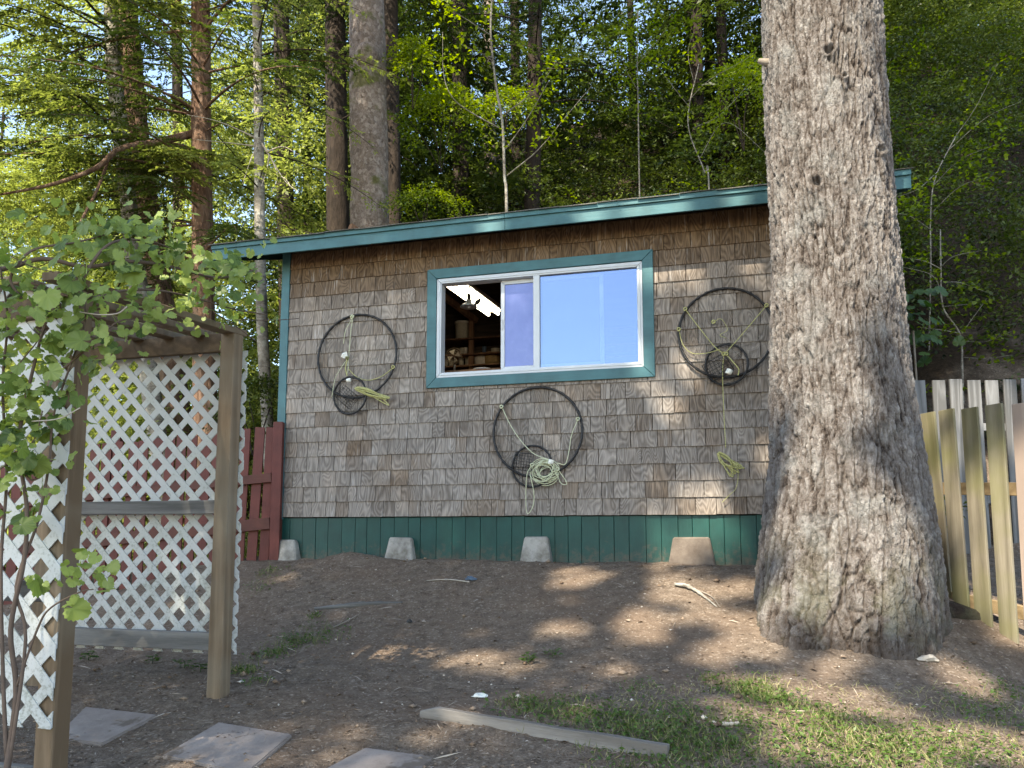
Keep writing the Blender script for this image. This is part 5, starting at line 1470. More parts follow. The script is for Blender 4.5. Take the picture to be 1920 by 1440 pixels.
def sapling(name, label, stem, branches, leafspec, rg, barkm='bark_alder', r0=0.03, group=None):
    """a young tree given by a stem and side branches (pixel, pixel, depth)"""
    st = [at(*p) for p in stem]; low = st[-1]
    g_ = float(ground_z(low[0], low[1])); org = np.array([low[0], low[1], g_])
    root = empty(name, org, 0, label, 'sapling', group)
    if low[2] > g_ + 0.05: st.append(np.array([low[0], low[1], g_ - 0.05]))
    sp = spline([tuple(p - org) for p in st], 36)
    MB().tube(sp, list(np.linspace(r0 * 0.5, r0, len(sp))), 8).build('stem', M[barkm], root)
    lv = Leaves(); mat, leaf, asp, ncl, nl, spread, tone = leafspec
    allp = list(sp[: len(sp) * 2 // 3])
    for b_ in branches:
        bsp = spline([tuple(at(*p) - org) for p in b_], 16)
        MB().tube(bsp, list(np.linspace(r0 * 0.42, r0 * 0.10, len(bsp))), 6).build('branch', M[barkm], root)
        allp += bsp[len(bsp) // 3:] * 2
    idx = rg.integers(0, len(allp), ncl)
    C = np.array(allp)[idx] + rg.normal(0, spread, (ncl, 3))
    rep = np.repeat(np.arange(ncl), nl); n = len(rep)
    P = C[rep] + rg.normal(0, 1, (n, 3)) * np.array([0.09, 0.09, 0.035])
    D = rg.normal(0, 1, (n, 3)) * np.array([1, 1, 0.3]) + np.array([0, 0, -0.35])
    tn = rg.uniform(*tone, ncl)
    lv.add(P, D, leaf * rg.uniform(0.6, 1.25, n), leaf * asp * rg.uniform(0.7, 1.2, n), tn[rep] + rg.normal(0, 0.06, n), rg, wob=0.4)
    lv.build('crown', mat, root)
    return root
rg = np.random.default_rng(303)
sapling('alder_sapling', 'slender crooked grey alder rising above the middle of the roof', [(925, -40, 10.6), (920, 60, 10.5), (930, 160, 10.5), (942, 230, 10.4), (946, 330, 10.4), (950, 420, 10.4)],
        [[(918, 65, 10.5), (880, 40, 10.2), (850, 20, 10.0), (835, 0, 9.9)], [(926, 110, 10.5), (890, 95, 10.3), (862, 82, 10.1)], [(936, 240, 10.4), (890, 215, 10.2), (850, 185, 10.0), (832, 140, 9.9), (830, 60, 9.8)], [(944, 215, 10.4), (985, 185, 10.2), (1020, 150, 10.0), (1045, 110, 9.8)], [(948, 280, 10.4), (990, 220, 10.1), (1030, 150, 9.9)], [(950, 330, 10.4), (1010, 280, 10.1), (1060, 220, 9.8), (1110, 160, 9.6)]],
        (M['leaf_lime'], 0.075, 0.6, 120, 5, 0.10, (0.2, 0.6)), rg, r0=0.024)
sapling('alder_sapling', 'thin upright pale sapling against dark leaves right of centre', [(1196, 20, 11), (1195, 120, 11), (1197, 215, 11), (1198, 300, 11)], [[(1195, 120, 11), (1230, 80, 10.8), (1265, 30, 10.6)], [(1196, 170, 11), (1170, 120, 10.8), (1160, 60, 10.7)]],
        (M['leaf_lime'], 0.07, 0.6, 110, 6, 0.2, (0.0, 0.45)), rg, r0=0.012)
sapling('bare_shrub', 'leafless pale twiggy shrub left of the big conifer top', [(1310, 120, 9.4), (1290, 230, 9.5), (1320, 320, 9.6), (1330, 370, 9.6)], [[(1290, 190, 9.5), (1330, 150, 9.2), (1400, 110, 9.0), (1425, 85, 8.9)], [(1300, 240, 9.5), (1350, 215, 9.2), (1420, 140, 9.0)], [(1292, 200, 9.5), (1260, 160, 9.3), (1230, 120, 9.2)], [(1310, 300, 9.5), (1360, 230, 9.2), (1440, 290, 9.0)], [(1300, 150, 9.4), (1290, 100, 9.3), (1300, 60, 9.2)]],
        (M['leaf_lime'], 0.06, 0.6, 70, 4, 0.08, (0.2, 0.7)), rg, 'twigb' if 'twigb' in M else 'bark_alder', r0=0.012)
sapling('vine_maple', 'forked pale vine maple with lime leaves above the grey fence', [(1763, 430, 9.0), (1764, 500, 9.0), (1768, 575, 9.0), (1800, 628, 9.0), (1804, 690, 9.0), (1805, 740, 9.0)],
        [[(1802, 625, 9.0), (1825, 595, 8.9), (1850, 560, 8.8)], [(1800, 625, 9.0), (1760, 618, 8.8), (1725, 614, 8.7)], [(1768, 575, 9.0), (1800, 572, 8.8), (1830, 570, 8.7)], [(1766, 530, 9.0), (1800, 530, 8.8), (1850, 548, 8.7)], [(1765, 505, 9.0), (1735, 490, 8.8), (1700, 484, 8.7)], [(1764, 500, 9.0), (1790, 480, 8.8), (1840, 470, 8.7)], [(1803, 640, 9.0), (1850, 640, 8.7), (1900, 620, 8.5)], [(1804, 670, 9.0), (1850, 672, 8.7), (1900, 665, 8.5)], [(1765, 545, 9.0), (1745, 515, 8.9), (1690, 500, 8.7)]],
        (M['leaf_lime'], 0.062, 0.85, 62, 5, 0.05, (0.15, 0.7)), rg, r0=0.016)
sapling('vine_maple', 'arching thin branched sapling right of the roof end', [(1795, 250, 9.4), (1755, 330, 9.4), (1745, 400, 9.5), (1745, 500, 9.6), (1742, 640, 9.7)],
        [[(1760, 320, 9.4), (1720, 355, 9.0), (1672, 372, 8.8)], [(1748, 350, 9.4), (1800, 300, 9.1), (1870, 270, 8.8)], [(1746, 400, 9.5), (1800, 350, 9.2), (1860, 330, 8.9)], [(1745, 430, 9.5), (1705, 405, 9.2), (1672, 400, 9.0)], [(1790, 258, 9.4), (1830, 200, 9.2), (1870, 120, 9.0)], [(1780, 280, 9.4), (1850, 220, 9.1), (1915, 190, 8.9)]],
        (M['leaf_lime'], 0.06, 0.85, 80, 5, 0.10, (0.05, 0.6)), rg, r0=0.013)
# bright bushes that stand out of the mass
def bush(label, px, py, d, r, n, mat, leaf, seed, cat='bush', name='lime_bush'):
    rg = np.random.default_rng(seed); c = at(px, py, d); g_ = float(ground_z(c[0], c[1]))
    root = empty(name, (c[0], c[1], g_), 0, label, cat)
    org = np.array([c[0], c[1], g_])
    lv = Leaves(); shrub(lv, c, r, n, 26, leaf, rg, tone=(0.15, 0.7), shell=0.5)
    lv.build('crown', mat, root, org)
    for k in range(4):
        e = c + np.array([rg.normal(0, r[0] * 0.4), rg.normal(0, r[1] * 0.4), r[2] * rg.uniform(0.1, 0.7)]) - org
        s0 = c - org - np.array([0, 0, r[2] * 1.3]); s0[2] = max(s0[2], -0.1)
        MB().tube(spline([tuple(s0), tuple(s0 * 0.5 + e * 0.5 + rg.normal(0, 0.03, 3)), tuple(e)], 10), 0.007, 6).build('stem', M['bark_dark'], root)
bush('bright lime green bush right of the spruce trunk, largest of the bright bushes', 828, 235, 11.8, (0.72, 0.6, 0.62), 95, M['leaf_lime'], 0.06, 1)
bush('small lime sapling crown high beside the spruce trunk', 775, 130, 11.0, (0.34, 0.3, 0.5), 40, M['leaf_lime'], 0.06, 2)
bush('yellow green bush behind the black leaning trunk', 950, 205, 12.4, (0.5, 0.4, 0.3), 40, M['leaf_lime'], 0.06, 3)
bush('yellow green bush touching the left edge of the big conifer', 1392, 190, 9.8, (0.42, 0.4, 0.55), 60, M['leaf_lime'], 0.05, 4)
bush('pale green low bush just above the middle of the roof edge', 800, 395, 10.8, (0.65, 0.4, 0.35), 55, M['leaf_lime'], 0.045, 5)
bush('dark leafy bush at the shed corner behind the red fence', 478, 770, 8.6, (0.42, 0.4, 0.4), 60, M['leaf_shrub'], 0.05, 6, name='leafy_bush')
# broad-leaved bush beside the big trunk
mleaf = []
for me in LEAVES[:3]:
    c = me.copy(); c.materials.clear(); c.materials.append(M['leaf_weed']); mleaf.append(c)
c = at(1712, 620, 8.5); g_ = float(ground_z(c[0], c[1]))
root = empty('maple_bush', (c[0], c[1], g_), 0, 'broad leaved maple bush peeping out right of the big trunk', 'bush')
rg = np.random.default_rng(44)
for k in range(46):
    p = c + rg.normal(0, 1, 3) * np.array([0.17, 0.14, 0.24]) - np.array([c[0], c[1], g_]) + np.array([0, 0, 0.03])
    link('leaf', mleaf[k % 3], root, p, (R(rg.normal(50, 16)), R(rg.normal(0, 16)), R(rg.normal(0, 40))), [rg.uniform(0.10, 0.18)] * 3)
MB().tube(spline([(0, 0, -0.05), (0.02, 0, 0.3), (0, 0, c[2] - g_)], 10), 0.012, 6).build('stem', M['twig'], root)
# sword ferns on the bank
def fern(px, py, d, n, L, label, seed):
    rg = np.random.default_rng(seed); c = at(px, py, d); c[2] = float(ground_z(c[0], c[1]))
    root = empty('sword_fern', c, 0, label, 'fern', 'sword ferns on the bank')
    for k in range(n):
        az = 2 * math.pi * k / n + rg.normal(0, 0.2); Lf = L * rg.uniform(0.75, 1.15); el = rg.uniform(0.7, 1.2)
        dh = np.array([math.cos(az), math.sin(az), 0]); sd = np.array([-dh[1], dh[0], 0])
        t = np.linspace(0.1, 1, 30); u = np.repeat(t, 2); sg = np.tile([-1, 1], 30)
        C = dh * (Lf * u * 0.85)[:, None] + np.array([0, 0, 1]) * (Lf * (el * u - 0.9 * el * u * u))[:, None]
        wd_ = 0.085 * np.sin(np.pi * np.clip(u, 0.05, 0.99)) ** 0.6 * (1.05 - u * 0.7)
        D = sd * sg[:, None] + dh * 0.35 + np.array([0, 0, -0.2])
        lv = Leaves(); lv.add(C + sd * (sg * wd_ * 0.5)[:, None], D, wd_, 0.020, rg.uniform(0.1, 0.4), rg, wob=0.12)
        lv.build('frond', M['fern'], root)
fern(1885, 640, 8.9, 11, 0.6, 'sword fern on the bank at the right edge above the grey fence', 1)
fern(1720, 690, 8.8, 10, 0.55, 'sword fern on the bank just right of the big trunk', 2)
fern(1835, 700, 8.7, 9, 0.45, 'low sword fern behind the grey fence middle', 3)

# ================================================================== unseen tall firs behind the camera, crowns shaped to shade the yard
rg = np.random.default_rng(404)
AX = np.array([math.cos(SUN_AZ), -math.sin(SUN_AZ), 0.0]); AX = AX if AX[0] > 0 else -AX
BX_ = np.cross(SUN, AX); BX_ = BX_ if BX_[2] > 0 else -BX_
sunny = []   # (place, reach): where the photograph shows sun falling through
for py in range(-200, 620, 60):
    for px in (1462, 1515, 1570): sunny.append((at(px, py, DT - 0.3), 0.20))
for (px, py, r_) in ((1500, 640, .18), (1545, 640, .12), (1500, 740, .14), (1520, 900, .22), (1500, 960, .22), (1585, 965, .19), (1640, 990, .16), (1550, 1040, .19), (1660, 1060, .13), (1470, 1060, .15), (1600, 1110, .13)):
    sunny.append((at(px, py, DT - 0.45), r_))
for (px, py, r_) in ((1330, 1055, .26), (1250, 1062, .16), (1290, 1120, .26), (1345, 1100, .18), (1215, 1172, .14), (1390, 1175, .17), (1400, 1215, .14), (895, 1240, .09), (730, 1227, .08), (1045, 1185, .07), (1430, 1275, .16), (1520, 1295, .18), (1620, 1310, .16), (1500, 1345, .13), (1660, 1375, .22), (1700, 1420, .26), (1640, 1420, .15), (1910, 1400, .2), (1100, 1080, .12), (1075, 1088, .08), (1330, 1230, .09), (1820, 1270, .12), (1140, 1255, .06)):
    sunny.append((gnd(px, py), r_))
for (px, py, r_) in ((915, 424, .06), (1125, 402, .10), (1190, 396, .08), (1262, 388, .10), (1385, 368, .05)):
    s_, z_ = wl(px, py, OVER); sunny.append((shed_world(s_, -OVER, z_), r_))
for (px, py, r_) in ((1272, 790, .035), (1440, 850, .06), (1205, 690, .035), (1290, 690, .025)):
    s_, z_ = wl(px, py); sunny.append((shed_world(s_, 0, z_), r_))
for (px, py, d, r_) in ((1740, 870, 6.0, .10), (1748, 980, 6.0, .09), (1778, 830, 5.5, .09), (1865, 850, 4.75, .13), (1870, 930, 4.75, .14), (1868, 1000, 4.75, .1), (1910, 830, 4.4, .2), (1915, 950, 4.4, .2), (1825, 950, 5.1, .07), (1780, 1010, 5.5, .08), (1760, 760, 8.0, .2), (1850, 760, 8.0, .25)):
    sunny.append((at(px, py, d), r_))
fl2 = []
for p, r_ in sunny:
    if r_ == 0.20: fl2.append((p, r_)); continue
    for k in range(4):
        fl2.append((p + AX * rg.normal(0, r_ * 0.75) + BX_ * rg.normal(0, r_ * 0.6), r_ * rg.uniform(0.25, 0.7)))
sunny = fl2
SA = np.array([p @ AX for p, _ in sunny]); SB = np.array([p @ BX_ for p, _ in sunny]); SR = np.array([r_ for _, r_ in sunny])
ncl = 8000
ca = rg.uniform(-8.5, 5.5, ncl)
blo, bhi = (np.array([0, 1.0, 0.2]) @ BX_), (shed_world(0, -0.3, FA_T + 0.6) @ BX_)
cb = rg.uniform(blo - 1.5, bhi + 16, ncl)
edge = vnoise(ca * 0.8, cb * 0.8, None, 77)
patchy = fbm(ca * 1.5, cb * 1.5, None, 3, 78) + 0.50 * smooth(-6.5, -0.5, ca) - 0.22
okc = ((cb < bhi + 0.2 + 0.6 * edge) | (patchy > 0.0)) & (cb > blo - 1 + edge)
ca, cb = ca[okc], cb[okc]; ncl = len(ca)
ct = rg.uniform(15, 20, ncl)
nl = 19
rep = np.repeat(np.arange(ncl), nl); n = len(rep)
P = ca[rep][:, None] * AX + cb[rep][:, None] * BX_ + ct[rep][:, None] * SUN + rg.normal(0, 1, (n, 3)) * np.array([0.24, 0.24, 0.14])
a_, b_ = P @ AX, P @ BX_
hit = np.zeros(n, bool)
for i in range(len(sunny)):
    hit |= (a_ - SA[i]) ** 2 + (b_ - SB[i]) ** 2 < (SR[i] + 0.08 + 0.03 * rg.normal(0, 1, n)) ** 2
P = P[~hit]; n = len(P)
fir_x = np.array([-14.5, -3.6])
firs = [('fir_tree', np.array([-12.0, -7.5])), ('fir_tree', np.array([-1.6, -13.0]))]
which = np.argmin([np.hypot(P[:, 0] - f[1][0], P[:, 1] - f[1][1]) for f in firs], 0)
for i, (nm, xy) in enumerate(firs):
    g_ = float(ground_z(*xy)); org = np.array([xy[0], xy[1], g_])
    root = empty(nm, org, 0, ['tall fir standing far behind the viewpoint, its high crown shading the yard', 'second tall fir behind the viewpoint, farther right'][i], 'tree')
    trunk_mesh([(0, 0, -0.3), (0.1, 0, 9), (0, 0.1, 15), (0, 0, 22)], [0.5, 0.42, 0.32, 0.12], M['bark_dark'], 'trunk', root, 14, 0.04, 31 + i)
    Q = P[which == i]; lv = Leaves()
    D = rg.normal(0, 1, (len(Q), 3)) * np.array([1, 1, 0.4]) + np.array([0, 0, -0.4])
    lv.add(Q, D, rg.uniform(0.19, 0.36, len(Q)), rg.uniform(0.09, 0.16, len(Q)), rg.uniform(0, 0.6, len(Q)), rg)
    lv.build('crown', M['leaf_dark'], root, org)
    wd = MB()
    for k in range(26):
        q = Q[rg.integers(len(Q))] - org
        wd.tube(spline([(0, 0, q[2] - 0.6), tuple(q * np.array([0.5, 0.5, 1]) + np.array([0, 0, 0.1])), tuple(q)], 8), [0.07, 0.06, 0.055, 0.05, 0.04, 0.03, 0.02, 0.015, 0.01][:len(spline([(0,0,0),(0,0,1),(0,0,2)], 8))], 5)
    tag(wd.build('limbs', M['bark_dark'], root), kind='stuff')
print('shade leaves', n)

# the big conifer's own upper trunk and crown, above the view
rg = np.random.default_rng(606)
zt_ = cz_[-1] + 2.1; xt_ = float(cxy[-1]) - 0.06
tf_ = lambda z: np.array([xt_ - 0.02 * (z - zt_), DT, z])
to_ = np.array([TX0, DT, TG])
trunk_mesh([tf_(zt_ - 0.3) - to_, tf_(zt_ + 4) - to_, tf_(zt_ + 8) - to_, tf_(zt_ + 14) - to_], [float(rr_[-1]) * 0.92, 0.27, 0.2, 0.06], M['bark_big'], 'upper_trunk', tree, 24, 0.04, 5)
crown(tree, to_, tf_, (9.0, 20.0), 60, (1.6, 4.2), rg, M['leaf_hemlock'], leaf=0.20, wid=0.075, dens=6, step=0.10)

# ================================================================== things lying on the ground
def slab(name, corners, th, mat, label, cat, group=None, lift=0.012):
    g = [gnd(*c) for c in corners]
    c0 = sum(g) / 4
    # make it a true rectangle-like flat stone: fit a plane through the corners
    n_ = np.cross(g[2] - g[0], g[3] - g[1]); n_ /= np.linalg.norm(n_); n_ = n_ if n_[2] > 0 else -n_
    pts = [p - n_ * ((p - c0) @ n_) - c0 + n_ * lift for p in g]
    o = MB().add([p - n_ * th for p in pts] + pts, [(0,1,2,3),(7,6,5,4),(0,4,5,1),(1,5,6,2),(2,6,7,3),(3,7,4,0)])
    ob = o.build(name, mat, None, c0)
    bm = bmesh.new(); bm.from_mesh(ob.data); bmesh.ops.recalc_face_normals(bm, faces=bm.faces)
    bmesh.ops.bevel(bm, geom=list(bm.edges), offset=0.006, segments=2, affect='EDGES'); bm.to_mesh(ob.data); bm.free()
    return tag(ob, label, cat, group)
slab('stepping_stone', [(100, 1388), (160, 1330), (296, 1343), (192, 1400)], 0.04, M['paver'], 'square stepping stone with a damp dirt patch inside the arbor', 'stepping stone', 'concrete stepping stones')
slab('stepping_stone', [(304, 1423), (410, 1358), (548, 1382), (462, 1455)], 0.04, M['paver'], 'largest square stepping stone just outside the arbor', 'stepping stone', 'concrete stepping stones')
slab('stepping_stone', [(600, 1452), (685, 1408), (818, 1424), (752, 1478)], 0.04, M['paver'], 'stepping stone cut off by the bottom edge, nearest the edging board', 'stepping stone', 'concrete stepping stones')
# edging board set on edge
e0, e1 = gnd(790, 1346), gnd(1253, 1424)
d_ = e1 - e0; Lb = np.linalg.norm(d_); mid = (e0 + e1) / 2
ob = MB()
nseg = 14
top = [0.058 + 0.002 * math.sin(i * 1.3) - (0.025 if i == 0 else 0) for i in range(nseg + 1)]
vs, fs = [], []
for i in range(nseg + 1):
    x = -Lb / 2 + Lb * i / nseg; yb = 0.003 * math.sin(i * 0.5)
    vs += [(x, yb - 0.019, -0.05), (x, yb + 0.019, -0.05), (x, yb + 0.019, top[i]), (x, yb - 0.019, top[i])]
for i in range(nseg):
    for k in range(4):
        k2 = (k + 1) % 4
        fs.append((i * 4 + k, (i + 1) * 4 + k, (i + 1) * 4 + k2, i * 4 + k2))
fs += [(0, 1, 2, 3), (nseg * 4 + 3, nseg * 4 + 2, nseg * 4 + 1, nseg * 4)]
ob.add(vs, fs)
eb = ob.build('edging_board', M['edging'], None, mid, (0, -math.asin(d_[2] / Lb), math.atan2(d_[1], d_[0])), bevel=0.003)
tag(eb, 'weathered grey edging board lying along the front of the grass', 'board')
# fallen lichen branch, exposed root, scraps
def ground_path(pl, lift):
    return [tuple(gnd(px, py) + np.array([0, 0, l])) for (px, py), l in zip(pl, lift)]
def ground_stick(name, label, cat, pl, lift, rad, mat):
    pts = ground_path(pl, lift); o = np.array(pts[0])
    sp = spline([tuple(np.array(p) - o) for p in pts], 24)
    rads = list(np.interp(np.linspace(0, 1, len(sp)), np.linspace(0, 1, len(rad)), rad) * (1 + 0.15 * rg.normal(0, 1, len(sp))))
    root = MB().tube(sp, rads, 8).build(name, mat, None, o)
    return tag(root, label, cat)
ground_stick('fallen_branch', 'short lichen covered branch on the bare soil left of the big tree', 'branch', [(1266, 1101), (1290, 1106), (1315, 1120), (1345, 1141)], [0.02, 0.025, 0.02, 0.008], [0.012, 0.016, 0.011, 0.004], M['bark_alder'])
ground_stick('exposed_root', 'smooth root showing through the soil at left of centre', 'root', [(590, 1143), (650, 1138), (700, 1133), (755, 1130)], [0.0, 0.006, 0.004, -0.006], [0.012, 0.02, 0.018, 0.012], M['rail_grey'])
for k, (pl, lab) in enumerate((([(625, 1180), (650, 1168), (676, 1154)], 'thin straight twig near the grass tuft at left'), ([(880, 1095), (840, 1090), (800, 1092)], 'long pale twig lying in front of the middle pier block'), ([(1335, 1362), (1360, 1363), (1387, 1362)], 'pale stick lying in the grass right of the edging board'), ([(1280, 1100), (1330, 1120), (1350, 1142)], 'dark twig beside the lichen covered branch'))):
    ground_stick('twig', lab, 'twig', pl, [0.012] * len(pl), [0.006, 0.005, 0.003] if k != 2 else [0.009, 0.009, 0.008], M['dead'] if k in (1, 2) else M['twig'])
def crumple(name, label, cat, px, py, size, mat, seed, flat=0.35):
    rg = np.random.default_rng(seed); c = gnd(px, py)
    bm = bmesh.new(); bmesh.ops.create_icosphere(bm, subdivisions=2, radius=1)
    for v in bm.verts:
        v.co = Vector((v.co.x * size * rg.uniform(0.5, 1.1), v.co.y * size * 0.7 * rg.uniform(0.5, 1.1), max(-0.2, v.co.z) * size * flat * rg.uniform(0.4, 1.2)))
    me = bpy.data.meshes.new(name); bm.to_mesh(me); bm.free(); me.materials.append(mat)
    o = link(name, me, None, c + np.array([0, 0, 0.006])); return tag(o, label, cat)
crumple('plastic_scrap', 'small white plastic scrap at the edge of the grass', 'scrap', 900, 1308, 0.05, M['float'], 5)
crumple('cloth_scrap', 'crumpled grey blue cloth scrap on the soil below the middle pier block', 'scrap', 882, 1088, 0.06, M['bluegrey'], 6, 0.45)
crumple('pine_cone', 'dark pine cone on the bare soil left of centre', 'cone', 768, 1168, 0.028, M['metal_dark'], 7, 0.8)
crumple('bark_piece', 'loose grey bark chunk at the foot of the big tree right side', 'bark piece', 1738, 1240, 0.075, M['dead'], 8, 0.5)
# loose litter: chips, needles, pebbles
rg = np.random.default_rng(505)
n = 70000
Y = 2.5 + 5.0 * rg.random(n) ** 1.25
X = (rg.random(n) - 0.5) * 2 * (0.74 * Y + 0.2)
dx, dy = X - SHED_BASE[0], Y - SHED_BASE[1]
q = dx * MY[0] + dy * MY[1]
ok = (q < -0.05) & (np.hypot(X - TX0, Y - DT) > 0.45)
den = 0.55 + 0.6 * fbm(X * 1.3, Y * 1.3, None, 3, 601)
ok &= rg.random(n) < den
X, Y = X[ok], Y[ok]; n = len(X)
Z = ground_z(X, Y) + 0.010 * fbm(X * 9, Y * 9, octv=3, seed=21) + 0.006 * np.abs(fbm(X * 26, Y * 26, octv=2, seed=25)) + rg.uniform(0.001, 0.006, n)
kind = rg.random(n)
L = np.where(kind < 0.32, rg.uniform(0.006, 0.020, n), np.where(kind < 0.93, rg.uniform(0.015, 0.05, n), rg.uniform(0.03, 0.11, n)))
W = np.where(kind < 0.32, L * rg.uniform(0.3, 0.8, n), np.where(kind < 0.93, rg.uniform(0.0015, 0.003, n), rg.uniform(0.0025, 0.005, n)))
az = rg.uniform(0, 2 * math.pi, n)
lv = Leaves()
tn = np.clip(rg.beta(2.0, 3.6, n), 0, 1); tn = np.where(rg.random(n) < 0.008, rg.uniform(0.85, 1, n), tn)
lv.add(np.stack([X, Y, Z], 1), np.stack([np.cos(az), np.sin(az), rg.normal(0, 0.16, n)], 1), L, W, tn, rg, wob=0.35)
# fallen twigs and curled dead leaves
n2 = 900
Y2 = 2.7 + 4.4 * rg.random(n2); X2 = (rg.random(n2) - 0.5) * 2 * 0.72 * Y2
q2 = (X2 - SHED_BASE[0]) * MY[0] + (Y2 - SHED_BASE[1]) * MY[1]; k2 = (q2 < -0.06) & (np.hypot(X2 - TX0, Y2 - DT) > 0.52); X2, Y2 = X2[k2], Y2[k2]; n2 = len(X2)
tw = rg.random(n2) < 0.6; az2 = rg.uniform(0, 2 * math.pi, n2)
lv.add(np.stack([X2, Y2, ground_z(X2, Y2) + 0.011], 1), np.stack([np.cos(az2), np.sin(az2), rg.normal(0, 0.1, n2)], 1), np.where(tw, rg.uniform(0.06, 0.20, n2), rg.uniform(0.022, 0.05, n2)), np.where(tw, rg.uniform(0.004, 0.008, n2), rg.uniform(0.012, 0.028, n2)), np.where(tw, rg.choice([0.08, 0.2, 0.62, 0.75], n2), rg.uniform(0.2, 0.7, n2)), rg, wob=0.35)
tag(lv.build('ground_litter', M['litter']), 'bark chips, needles and twigs strewn over the bare soil', 'litter', kind='stuff')
# clods and pebbles
n = 2600
Y = 2.7 + 4.6 * rg.random(n); X = (rg.random(n) - 0.5) * 2 * (0.72 * Y)
dx, dy = X - SHED_BASE[0], Y - SHED_BASE[1]; q = dx * MY[0] + dy * MY[1]
ok = (q < -0.03) & (np.hypot(X - TX0, Y - DT) > 0.5); X, Y = X[ok], Y[ok]; n = len(X)
oct_ = np.array([(1, 0, 0), (-1, 0, 0), (0, 1, 0), (0, -1, 0), (0, 0, 1), (0, 0, -1)], float)
of = np.array([(0, 2, 4), (2, 1, 4), (1, 3, 4), (3, 0, 4), (2, 0, 5), (1, 2, 5), (3, 1, 5), (0, 3, 5)])
sz = rg.uniform(0.003, 0.011, n) * (1 + 1.3 * (rg.random(n) < 0.06))
V = oct_[None] * sz[:, None, None] * rg.uniform(0.6, 1.3, (n, 6, 3)) * np.array([1, 1, 0.65]) + np.stack([X, Y, ground_z(X, Y) + sz * 0.5], 1)[:, None]
F = (of[None] + (np.arange(n) * 6)[:, None, None]).reshape(-1, 3)
tag(link('pebbles', mesh_np('pebbles', V.reshape(-1, 3), F, M['litter'], tone=np.repeat(np.where(rg.random(n) < 0.05, rg.uniform(.8, 1, n), rg.uniform(0.15, 0.55, n)), 8))), 'small stones and clods scattered on the soil', 'pebbles', kind='stuff')
# grass and weeds in patches
lv = Leaves(); wv_ = Leaves()
patches = [(980, 1325, .16, 220, .05), (1040, 1335, .2, 380, .05), (1120, 1350, .22, 420, .05), (1190, 1370, .25, 520, .055), (1260, 1385, .25, 520, .055), (1310, 1400, .25, 500, .05), (1410, 1295, .22, 520, .06), (1440, 1310, .2, 400, .05), (1530, 1340, .22, 360, .05),
           (1540, 1400, .3, 560, .05), (1450, 1420, .4, 380, .045), (1620, 1380, .3, 500, .05), (1700, 1420, .35, 600, .05), (1640, 1440, .35, 300, .05), (1380, 1365, .3, 400, .05), (1860, 1340, .25, 320, .06), (1890, 1300, .15, 120, .07), (1760, 1390, .3, 300, .05), (1870, 1420, .3, 300, .05),
           (590, 1158, .05, 60, .05), (555, 1205, .16, 260, .05), (600, 1195, .2, 160, .07), (510, 1228, .14, 200, .05), (455, 1262, .1, 190, .07), (480, 1280, .1, 60, .06), (1200, 1290, .12, 70, .04), (1330, 1275, .1, 60, .05), (1190, 1440, .2, 160, .05), (490, 1100, .15, 60, .05), (505, 1075, .12, 90, .07), (1250, 1330, .2, 120, .05), (1480, 1380, .5, 260, .04), (1350, 1440, .4, 260, .045), (1800, 1440, .4, 400, .045)]
for (px, py, r_, n, h) in patches:
    c = gnd(px, py, 1.6)
    o = rg.normal(0, 0.5, (n, 2)) * r_
    x, y = c[0] + o[:, 0], c[1] + o[:, 1]; z = ground_z(x, y)
    nb = int(n * 0.42)
    hh = h * rg.uniform(0.5, 1.3, nb)
    D = np.stack([rg.normal(0, 0.55, nb), rg.normal(0, 0.55, nb), np.ones(nb)], 1)
    lv.add(np.stack([x[:nb], y[:nb], z[:nb] + hh * 0.4], 1), D, hh, rg.uniform(0.0025, 0.0045, nb), np.clip(rg.normal(0.4, 0.22, nb), 0, 0.95), rg, up=(0, -1, 0.2), wob=0.7)
    m_ = n - nb
    D = np.stack([rg.normal(0, 1, m_), rg.normal(0, 1, m_), rg.uniform(0.0, 0.7, m_)], 1)
    wv_.add(np.stack([x[nb:], y[nb:], z[nb:] + rg.uniform(0.006, 0.03, m_)], 1), D, rg.uniform(0.014, 0.032, m_), rg.uniform(0.009, 0.017, m_), rg.uniform(0.05, 0.6, m_), rg, wob=0.4)
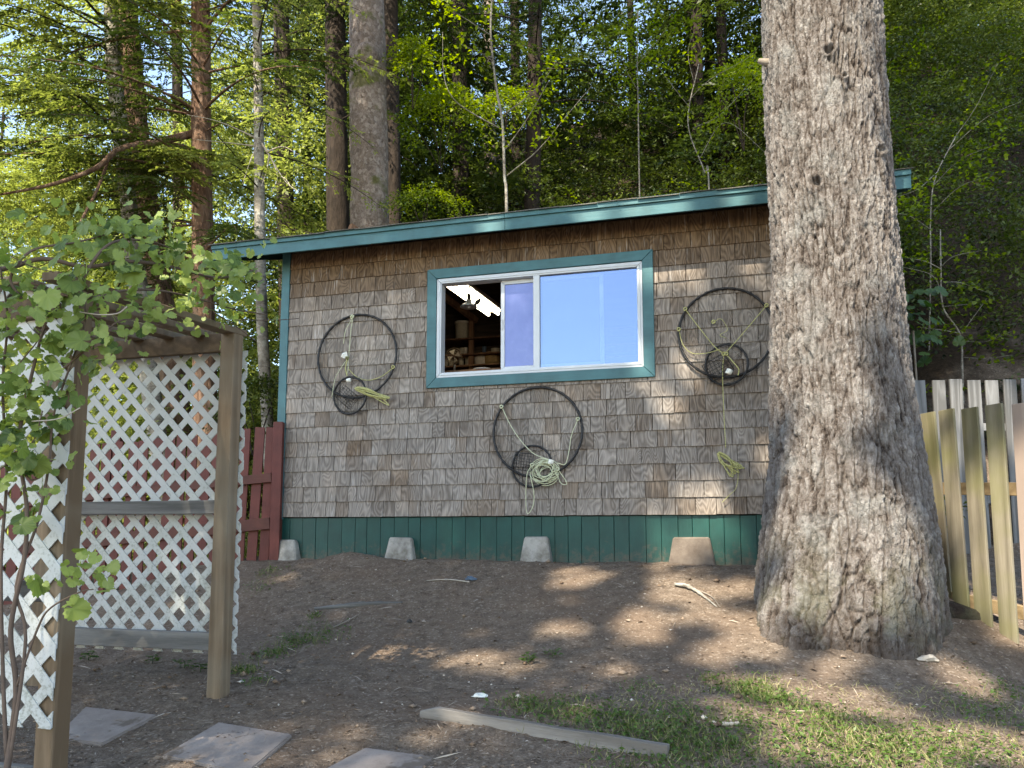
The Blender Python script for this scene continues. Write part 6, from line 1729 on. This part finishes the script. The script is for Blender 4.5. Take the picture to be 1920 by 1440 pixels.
# thin worn lawn at the front right
n = 2600
px_ = rg.uniform(0.1, 2.6, n); py_ = rg.uniform(2.9, 4.3, n)
dn = fbm(px_ * 1.5, py_ * 1.5, None, 3, 700); k_ = dn > -0.05; px_, py_ = px_[k_], py_[k_]; n = len(px_)
kk = (px_ > 0.25 + (py_ - 3.4) * 0.4) ; px_, py_ = px_[kk], py_[kk]; n = len(px_)
hh = rg.uniform(0.015, 0.045, n)
lv.add(np.stack([px_, py_, ground_z(px_, py_) + hh * 0.4], 1), np.stack([rg.normal(0, .8, n), rg.normal(0, .8, n), np.full(n, .8)], 1), hh * 1.3, rg.uniform(0.002, 0.004, n), np.clip(rg.normal(0.85, 0.25, n), 0, 1), rg, up=(0, -1, .2), wob=0.7)
tag(lv.build('grass', M['grass']), 'thin patches of short grass on the trodden soil', 'grass', kind='stuff')
tag(wv_.build('clover_weeds', M['leaf_weed']), 'low clover and weeds growing among the grass', 'weeds', kind='stuff')
# leafy weeds under the lattice
for i, (px, py, n_, r_) in enumerate(((165, 1240, 9, .05), (285, 1245, 7, .05), (345, 1255, 8, .06), (375, 1262, 7, .05), (990, 1245, 9, .05), (1035, 1235, 6, .06), (100, 1200, 8, .05))):
    c = gnd(px, py, 2.0); rg2 = np.random.default_rng(900 + i)
    root = empty('weed', c, 0, ['round leaved weed under the lattice nearest the front post', 'small weed under the middle of the lattice', 'leafy weed under the lattice left of the far post', 'weed touching the far arbor post', 'single green weed on bare soil in the middle', 'flat leaved weed right of the single green one', 'weed beside the front arbor post foot'][i], 'weed', 'weeds on the bare soil')
    lv = Leaves(); a = rg2.uniform(0, 2 * math.pi, n_ * 3); rr = rg2.uniform(0.3, 1, n_ * 3) * r_
    lv.add(np.stack([np.cos(a) * rr, np.sin(a) * rr, rg2.uniform(0.015, 0.06, n_ * 3)], 1), np.stack([np.cos(a), np.sin(a), rg2.uniform(-0.2, 0.5, n_ * 3)], 1), rg2.uniform(0.02, 0.045, n_ * 3), rg2.uniform(0.014, 0.03, n_ * 3), rg2.uniform(0.1, 0.6, n_ * 3), rg2, wob=0.3)
    lv.build('foliage', M['leaf_weed'], root)
    MB().tube([(0, 0, -0.01), (0.004, 0, 0.03), (0, 0.003, 0.05)], 0.0025, 5).build('stem', M['leaf_weed'], root)
